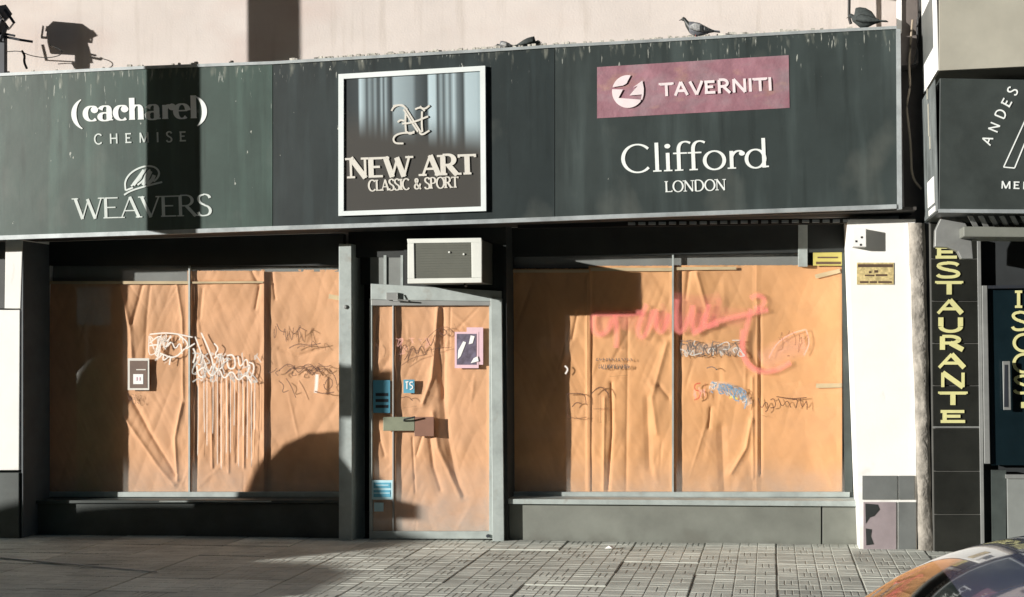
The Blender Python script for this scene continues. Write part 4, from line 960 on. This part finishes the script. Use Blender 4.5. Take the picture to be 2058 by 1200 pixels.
# ---- cables in the gap
def cable(pts, Y, r, mat, label, nm='cable'):
    P_ = smooth(pts, 2); mb = MB(); mb.tube([W(x, y, Y) for x, y in P_], r, 6)
    return tag(mb.build(nm, mat, smooth=True), label, 'cable')
cable([(1834,40),(1828,110),(1827,140),(1830,175),(1821,212),(1826,250),(1831,300),(1832,356),(1852,380)], .25, .012, m_cable2, 'beige cable hanging down the dark gap right of the big sign')
cable([(1705,-40),(1707,0),(1706,35),(1710,48)], .4, .016, m_cable, 'short black cable coming down the beige wall beside the big dark pigeon')
cable([(1845,-40),(1850,20),(1842,50),(1846,90),(1838,130)], .2, .012, m_cable, 'black cable beside the white side of the neighbouring slab')
MB_ = MB().prism([W(1802,66,.27), W(1812,66,.27), W(1812,-120,.27), W(1803,-120,.27)], .03).build('edge_strip', m_white2)
tag(MB_, 'thin white corner strip on the brown column above the sign', 'trim')

# ================================================================== FLOODLIGHTS
def flood(px, py, Y, tilt, yaw, label):
    t = thing('floodlight', W(px, py, Y), label, 'floodlight', 'floodlights at the left end of the sign')
    m = MB(); m.hexa([(-.15,-.06,-.09),(.15,-.06,-.09),(.15,-.06,.09),(-.15,-.06,.09)], [(-.10,.06,-.06),(.10,.06,-.06),(.10,.06,.06),(-.10,.06,.06)])
    parts = [('housing', m, m_steel)]
    m = MB().box(-.135, .135, -.066, -.061, -.075, .075); parts.append(('lens', m, m_lamp))
    m = MB(); m.add([(-.16,-.06,.09),(.16,-.06,.09),(.18,-.17,.12),(-.18,-.17,.12),(-.16,-.06,.096),(.16,-.06,.096),(.18,-.17,.126),(-.18,-.17,.126)], [(3,2,1,0),(4,5,6,7),(0,1,5,4),(1,2,6,5),(2,3,7,6),(3,0,4,7)]); parts.append(('visor', m, m_steel))
    m = MB().box(-.175, -.165, -.015, .015, -.16, .02).box(.165, .175, -.015, .015, -.16, .02).box(-.165, .165, -.015, .015, -.16, -.15); parts.append(('bracket', m, m_steel))
    rot = Matrix.Rotation(R(yaw), 3, 'Z') @ Matrix.Rotation(R(tilt), 3, 'X')
    for n, m, mt in parts:
        m.v = [tuple(rot @ Vector(v)+t.location) for v in m.v]; m.build(n, mt, t)
flood(6, 28, .22, 35, -50, 'upper dark floodlight at the top left corner')
flood(-6, 62, .20, -20, -30, 'lower dark floodlight at the top left corner')
pst = thing('lamp_post', W(4, 152, .12), 'dark steel post carrying the floodlights at the left end of the sign', 'post')
MB().pq(-8, 66, 9, 156, .10, .06).build('post', m_steel, pst, bevel=.004)
mb = MB(); mb.tube([W(0,72,.13), W(40,80,.13), W(66,84,.20)], .014); mb.tube([W(0,66,.13), W(30,72,.13)], .012)
mb.build('arm', m_steel, pst)
cable([(14,104),(40,102),(60,112),(95,117),(120,112),(126,104),(118,97),(100,92)], .3, .005, m_cable, 'thin loop of black wire hanging under the floodlights')
cable([(44,102),(50,112),(48,124),(54,138)], .3, .013, m_cable, 'frayed black cable end hanging over the left end of the sign')

# ================================================================== PIGEONS
m_pg = M('grey pigeon feathers', (.16, .17, .19), .8, var=.25, vscale=40); m_pd = M('dark pigeon feathers', (.035, .045, .045), .8, var=.25, vscale=40)
m_pn = M('pigeon neck sheen', (.025, .03, .03), .5); m_pwg = M('pale wing feathers', (.42, .43, .43), .8, var=.3, vscale=60); m_pb = M('pigeon beak', (.08, .07, .06), .6); m_pl = M('pigeon leg', (.35, .10, .08), .7)
def pigeon(px, py, Y, face, scale, label, dark=False, sit=0, head_up=1, yaw=0, fat=1):
    base = W(px, py, Y); t = thing('pigeon', base, label, 'pigeon', 'pigeons on the sign')
    bm_, nm_ = (m_pd, m_pd) if dark else (m_pg, m_pn)
    leg = .045*(1-sit)
    # loft along the spine: (x, z, half width, half height), beak side +x
    z0 = leg
    st_ = [(-.17,.045,.012,.006),(-.12,.052,.030,.018),(-.07,.064,.046,.046),(-.02,.074,.060,.064),(.04,.084,.060,.070),(.08,.102,.048,.056),(.105,.125*head_up+.01,.028,.03),(.118,.155*head_up+.008,.022,.022),(.130,.172*head_up+.006,.023,.023),(.146,.174*head_up+.004,.015,.016),(.156,.172*head_up+.003,.006,.007)]
    rot = Matrix.Rotation(R(yaw)+(math.pi if face < 0 else 0), 3, 'Z')
    def place(m): m.v = [tuple(rot @ (Vector(v)*scale)+base) for v in m.v]; return m
    n = 14; vs = []; fs = []; mi = []
    for x, zc, hw, hh in st_:
        for k in range(n):
            a = 2*math.pi*k/n; vs.append((x+(.35*hh*math.sin(a) if .09 < x < .125 else 0)*-1, hw*math.cos(a), z0+zc+(fat-1)*(.05 if abs(x) < .1 else .01)+hh*(fat if abs(x) < .1 else 1)*math.sin(a)))
    m = MB()
    for i in range(len(st_)-1):
        for k in range(n): fs.append((i*n+k, i*n+(k+1) % n, (i+1)*n+(k+1) % n, (i+1)*n+k)); mi.append(1 if i >= 5 else 0)
    fs += [tuple(range(n-1, -1, -1)), tuple((len(st_)-1)*n+k for k in range(n))]; mi += [0, 1]
    m.add(vs, fs); m.m = mi; place(m).build('body', [bm_, nm_], t, smooth=True)
    for s_ in (-1, 1):
        m = MB(); P_ = [(.07,.058,.09,.02),(.02,.064,.09,.045),(-.05,.058,.075,.038),(-.11,.04,.06,.02),(-.155,.022,.052,.006)]
        vs = []; fs = []
        for x, yy, zc, hh in P_:
            for dy, dz in ((0, -hh), (.006, -hh*.3), (.006, hh*.5), (0, hh*.9), (-.012, 0)): vs.append((x, s_*(yy+dy), z0+zc+dz))
        for i in range(4):
            for k in range(5): fs.append((i*5+k, i*5+(k+1) % 5, (i+1)*5+(k+1) % 5, (i+1)*5+k))
        m.add(vs, fs); place(m).build('wing', m_pd if dark else m_pwg, t, smooth=True)
        if not dark:
            m = MB()
            for q in (0, 1): m.box(-.05-.05*q, -.025-.05*q, s_*.066-.004, s_*.066+.004, z0+.04, z0+.10-.02*q)
            place(m).build('wing_bar', m_pn, t)
    m = MB(); m.add([(-.22,-.03,z0+.035),(-.22,.03,z0+.035),(-.10,.025,z0+.055),(-.10,-.025,z0+.055),(-.22,-.03,z0+.043),(-.22,.03,z0+.043),(-.10,.025,z0+.068),(-.10,-.025,z0+.068)], [(0,1,2,3),(7,6,5,4),(0,4,5,1),(1,5,6,2),(2,6,7,3),(3,7,4,0)])
    place(m).build('tail', bm_, t)
    hz = z0+.172*head_up
    m = MB(); m.tube([(.152,0,hz+.002),(.166,0,hz-.001),(.180,0,hz-.008)], .006, 6, taper=[.007,.005,.001]); place(m).build('beak', m_pb, t)
    for s_ in (-1, 1):
        m = MB().lathe([(.004,0),(.004,s_*.003),(.001,s_*.004)], (.138, s_*.021, hz+.004), 8, axis='y'); place(m).build('eye', m_cable, t)
        if leg > .01:
            m = MB(); m.tube([(.02, s_*.02, z0+.03), (.015, s_*.02, .008)], .004, 6)
            for a in (-.5, 0, .5, math.pi): m.tube([(.015, s_*.02, .005), (.015+.03*math.cos(a), s_*.02+.03*math.sin(a), .003)], .003, 5)
            place(m).build('leg', m_pl, t)
pigeon(1402, 79, .06, -1, 1.0, 'pale winged pigeon standing above the pink banner', sit=.5, head_up=1.05)
pigeon(1738, 57, .10, -1, 1.0, 'large black pigeon crouching at the right end of the sign', dark=True, sit=1, head_up=.75, yaw=-20, fat=1.5)
pigeon(1062, 98, .12, 1, .78, 'dark pigeon lying low on the sign just right of the framed sign', dark=True, sit=1, head_up=.45)
pigeon(1016, 101, .15, -1, .62, 'mottled grey pigeon sitting nearest the framed sign', sit=1, head_up=.5)

# ================================================================== STREET THINGS (mostly outside the frame; they throw the shadows)
def car(name, loc, Lc, Wd, prof_body, prof_roof, mat, label, cat, z0=-.13, flip=1):
    """car along x. prof_body: (x, ztop, halfwidth); prof_roof: (x, z, halfwidth) of the cabin"""
    t = thing(name, loc, label, cat)
    def P_(x, y, z): return (loc[0]+flip*x, loc[1]+y, z0+z)
    # body shell: ring from sill over deck to the other sill
    def shell(prof, zbot, cross, nm, m_, faces=None):
        vs = []; fs = []; n = len(cross)
        for (x, zt, hw) in prof:
            for (a, b) in cross: vs.append(P_(x, a*hw, zbot(x)+(zt-zbot(x))*b))
        for i in range(len(prof)-1):
            for k in range(n-1): fs.append((i*n+k, i*n+k+1, (i+1)*n+k+1, (i+1)*n+k))
        fs += [tuple(range(n)), tuple((len(prof)-1)*n+k for k in range(n))]
        mb = MB(); mb.add(vs, fs)
        o = mb.build(nm, m_, t, smooth=True); sd = o.modifiers.new('s', 'SUBSURF'); sd.levels = 1; sd.render_levels = 2; return o
    cross = [(-.96,0),(-1,.25),(-1,.6),(-.97,.86),(-.88,.985),(-.45,1.0),(0,1.01),(.45,1.0),(.88,.985),(.97,.86),(1,.6),(1,.25),(.96,0)]
    shell(prof_body, lambda x: .22, cross, 'body', mat)
    def roofz(x): return np.interp(x, [q[0] for q in prof_body], [q[1] for q in prof_body])-.05
    crossg = [(-1.0,0),(-.95,.45),(-.88,.84)]
    crossr = [(-.885,.82),(-.86,.92),(-.78,.975),(-.4,1.0),(0,1.01),(.4,1.0),(.78,.975),(.86,.92),(.885,.82)]
    zb = lambda x: float(roofz(x))
    hw = [q[2] for q in prof_roof]
    # cabin shell: roof skin and glass in one surface
    ring = [(-1.0,0),(-.97,.25),(-.92,.66),(-.89,.82),(-.84,.92),(-.70,.975),(-.38,1.0),(0,1.01)]
    ring = ring+[(-a, b) for a, b in ring[-2::-1]]; n = len(ring); vs = []; fs = []; mi = []
    for q in prof_roof:
        for (a, b) in ring: vs.append(P_(q[0], a*q[2], zb(q[0])+(q[1]-zb(q[0]))*b))
    for i in range(len(prof_roof)-1):
        for k in range(n-1):
            fs.append((i*n+k, i*n+k+1, (i+1)*n+k+1, (i+1)*n+k))
            side = k in (1, n-3); scr = not (prof_roof[i][3] and prof_roof[i+1][3]) and 3 < k < n-5
            post = i in (0, len(prof_roof)-2, len(prof_roof)//2)
            mi.append(1 if (scr or (side and not post)) else 0)
    mb = MB(); mb.add(vs, fs); mb.m = mi; o = mb.build('cabin', [mat, m_carglass], t, smooth=True)
    sd = o.modifiers.new('s', 'SUBSURF'); sd.levels = 1; sd.render_levels = 2
    for xw in (prof_body[0][0]+.75, prof_body[-1][0]-.80):
        for s_ in (-1, 1):
            c = P_(xw, s_*(Wd/2-.09), .31)
            o = MB().lathe([(.20,-.1),(.29,-.1),(.315,-.07),(.315,.07),(.29,.1),(.20,.1)], c, 24, axis='y').build('wheel', m_rubber, t, smooth=True)
            m = MB().lathe([(.19,-.105),(.19,.105)], c, 20, axis='y'); rim = m.build('rim', m_rim, o)
    xf = prof_body[0][0]; xe = prof_body[-1][0]
    for s_ in (-1, 1):
        m = MB(); c = P_(xf+.06, s_*Wd*.36, .62); m.box(c[0]-.05, c[0]+.05, c[1]-.13, c[1]+.13, c[2]-.07, c[2]+.07); m.build('headlight', m_lamp, t, bevel=.03)
        m = MB(); c = P_(xe-.06, s_*Wd*.38, .72); m.box(c[0]-.05, c[0]+.05, c[1]-.09, c[1]+.09, c[2]-.1, c[2]+.1); m.build('tail_light', m_redl, t, bevel=.03)
        m = MB(); c = P_(xf+1.25, s_*(Wd/2+.07), .98); m.box(c[0]-.05, c[0]+.05, c[1]-.09, c[1]+.09, c[2]-.06, c[2]+.06); m.build('mirror', mat, t, bevel=.03)
    return t
t_pillars = [(.95,1.65),(2.3,2.3),(3.75,3.2)]
pb = [(0,.45,.70),(.05,.62,.80),(.35,.78,.84),(1.0,.90,.85),(2.0,.93,.86),(3.4,.95,.86),(4.0,.93,.83),(4.2,.80,.78),(4.25,.5,.72)]
pr = [(.85,.93,.78,0),(1.25,1.17,.74,0),(1.48,1.335,.71,0),(1.62,1.43,.70,1),(1.90,1.53,.69,1),(2.4,1.56,.69,1),(3.0,1.54,.69,1),(3.3,1.45,.68,1),(3.65,1.20,.70,0),(3.95,.95,.74,0)]
m_silver = M('silver car paint', (.4, .4, .41), .3, .6, coat=.5)
blue_car = car('parked_car', (-1.16, -9.4, -.13), 4.25, 1.74, pb, pr, m_bluecar, 'dark blue car whose shiny roof shows at the bottom right corner', 'car')
MB().tube([(-1.16+x, -9.80, -.13+z_) for x, z_ in ((1.62,1.41),(1.95,1.51),(2.4,1.545),(3.0,1.52),(3.3,1.44))], .010, 6).build('roof_trim', m_metal, blue_car, smooth=True)
sk = thing('shade_skip', (-10.8, -5.75, -.13), 'low orange skip added out of view in the road to shade the left pavement', 'skip')  # unseen skip, added and sized to shade the pavement at left
MB().prism([(-11.9,-6.4,-.05),(-9.7,-6.4,-.05),(-9.25,-6.4,1.22),(-12.35,-6.4,1.22)], 1.2).build('bin', M('orange skip paint', (.45, .16, .04), .6, var=.3), sk, bevel=.02)
for x in (-11.9,-11.2,-10.5,-9.8): MB().box(x, x+.08, -5.199, -5.15, 0, 1.2).build('rib', m_carblack, sk)
MB().prism([(-12.3,-6.3,1.222),(-11.4,-6.3,1.42),(-10.2,-6.3,1.36),(-9.3,-6.3,1.222)], 1.0).build('rubble', m_conc, sk)
for y_ in (-6.3,-5.4): MB().box(-12.3, -9.3, y_, y_+.1, -.13, -.051).build('skid', m_carblack, sk)

t_pillars = [(.75,1.2),(1.9,1.9)]
vb = [(0,.5,.80),(.08,.85,.90),(.5,1.15,.93),(1.0,1.25,.95),(2.0,1.3,.96),(5.0,1.3,.96),(5.15,.6,.92)]
vr = [(.55,1.2,.90,0),(.95,1.9,.86,0),(1.25,2.35,.84,1),(1.7,2.60,.84,1),(3.0,2.64,.84,1),(4.9,2.64,.84,1),(5.1,1.9,.86,1)]
car('parked_van', (-12.75, -6.35, -.13), 5.15, 1.95, vb, vr, m_vanp, 'white delivery van parked at the kerb left of the shop', 'van', flip=-1)

ig = thing('shadow_container', (-8.72, -1.85, 0), 'rounded green container added out of view to throw the hump shadow on the left window', 'container')  # unseen container, shaped to cast the rounded shadow on window and door
MB().lathe([(.60,0),(.68,.05),(.69,.7),(.66,1.15),(.58,1.5),(.46,1.75),(.30,1.92),(.12,2.0),(.02,2.01)], (-8.72,-1.85,0), 32).build('shell', m_green, ig, smooth=True)
MB().box(-8.82, -8.42, -2.60, -2.40, 1.25, 1.4).build('slot', m_carblack, ig)

# road sign whose panel shadow falls on the door jamb
shp = lambda px, py, Y, y: (lambda q, t: Vector((q.x-1.5*t, y, q.z+.33*t)))(W(px, py, Y), Y-y)
p0, p1 = shp(560, 840, .43, -3.0), shp(738, 735, .43, -3.0)
rs_ = thing('street_sign', ((p0.x+p1.x)/2, -3.0, 0), 'rectangular street sign on a thin steel post left of the shop', 'street sign')
MB().box(p0.x, p1.x, -3.01, -2.99, p0.z, p1.z).build('panel', m_bluep, rs_)
MB().tube([(p0.x*.4+p1.x*.6, -3.04, 0), (p0.x*.4+p1.x*.6, -3.04, p1.z+.05)], .028).build('post', m_metal, rs_)

# vertical blade sign hung from the wall above the left end
bs = thing('blade_sign', (-7.93, .6, 5.2), 'tall narrow sign projecting from the beige wall left of the picture', 'sign')
MB().box(-7.96, -7.90, -1.37, -1.0, 3.62, 8.4).build('blade', m_neigh, bs)
for zz in (6.9, 8.1): MB().box(-7.95, -7.91, -1.0, .6, zz, zz+.05).build('bracket', m_steel, bs)

# unseen opposite side of the street; tall dark building shaped to block sky light
ob = thing('opposite_building', (5, -20, 0), 'plain five storey building on the far side of the street', 'building')
MB().box(-24.5, 60, -34, -20, -.1, 22).build('wall', m_opp, ob)
for fl in range(5):
    for k in range(24):
        x = -23+k*3.4; z_ = .6+fl*3.3
        MB().box(x, x+1.5, -20.0, -19.97, z_, z_+1.8).build('window', m_carglass, ob)

lb = thing('added_low_building', (-45, -20, 0), 'long single storey building added out of view across the street to shade the road', 'building')  # added off-frame blocker, keeps sun off the road to cut bounce light
MB().box(-75, -24.7, -30, -20.0, -.1, 5.35).build('wall', m_opp, lb)
for k in range(10):
    MB().box(-73+k*4.8, -70+k*4.8, -20.0, -19.97, .5, 3.2).build('window', m_carglass, lb)
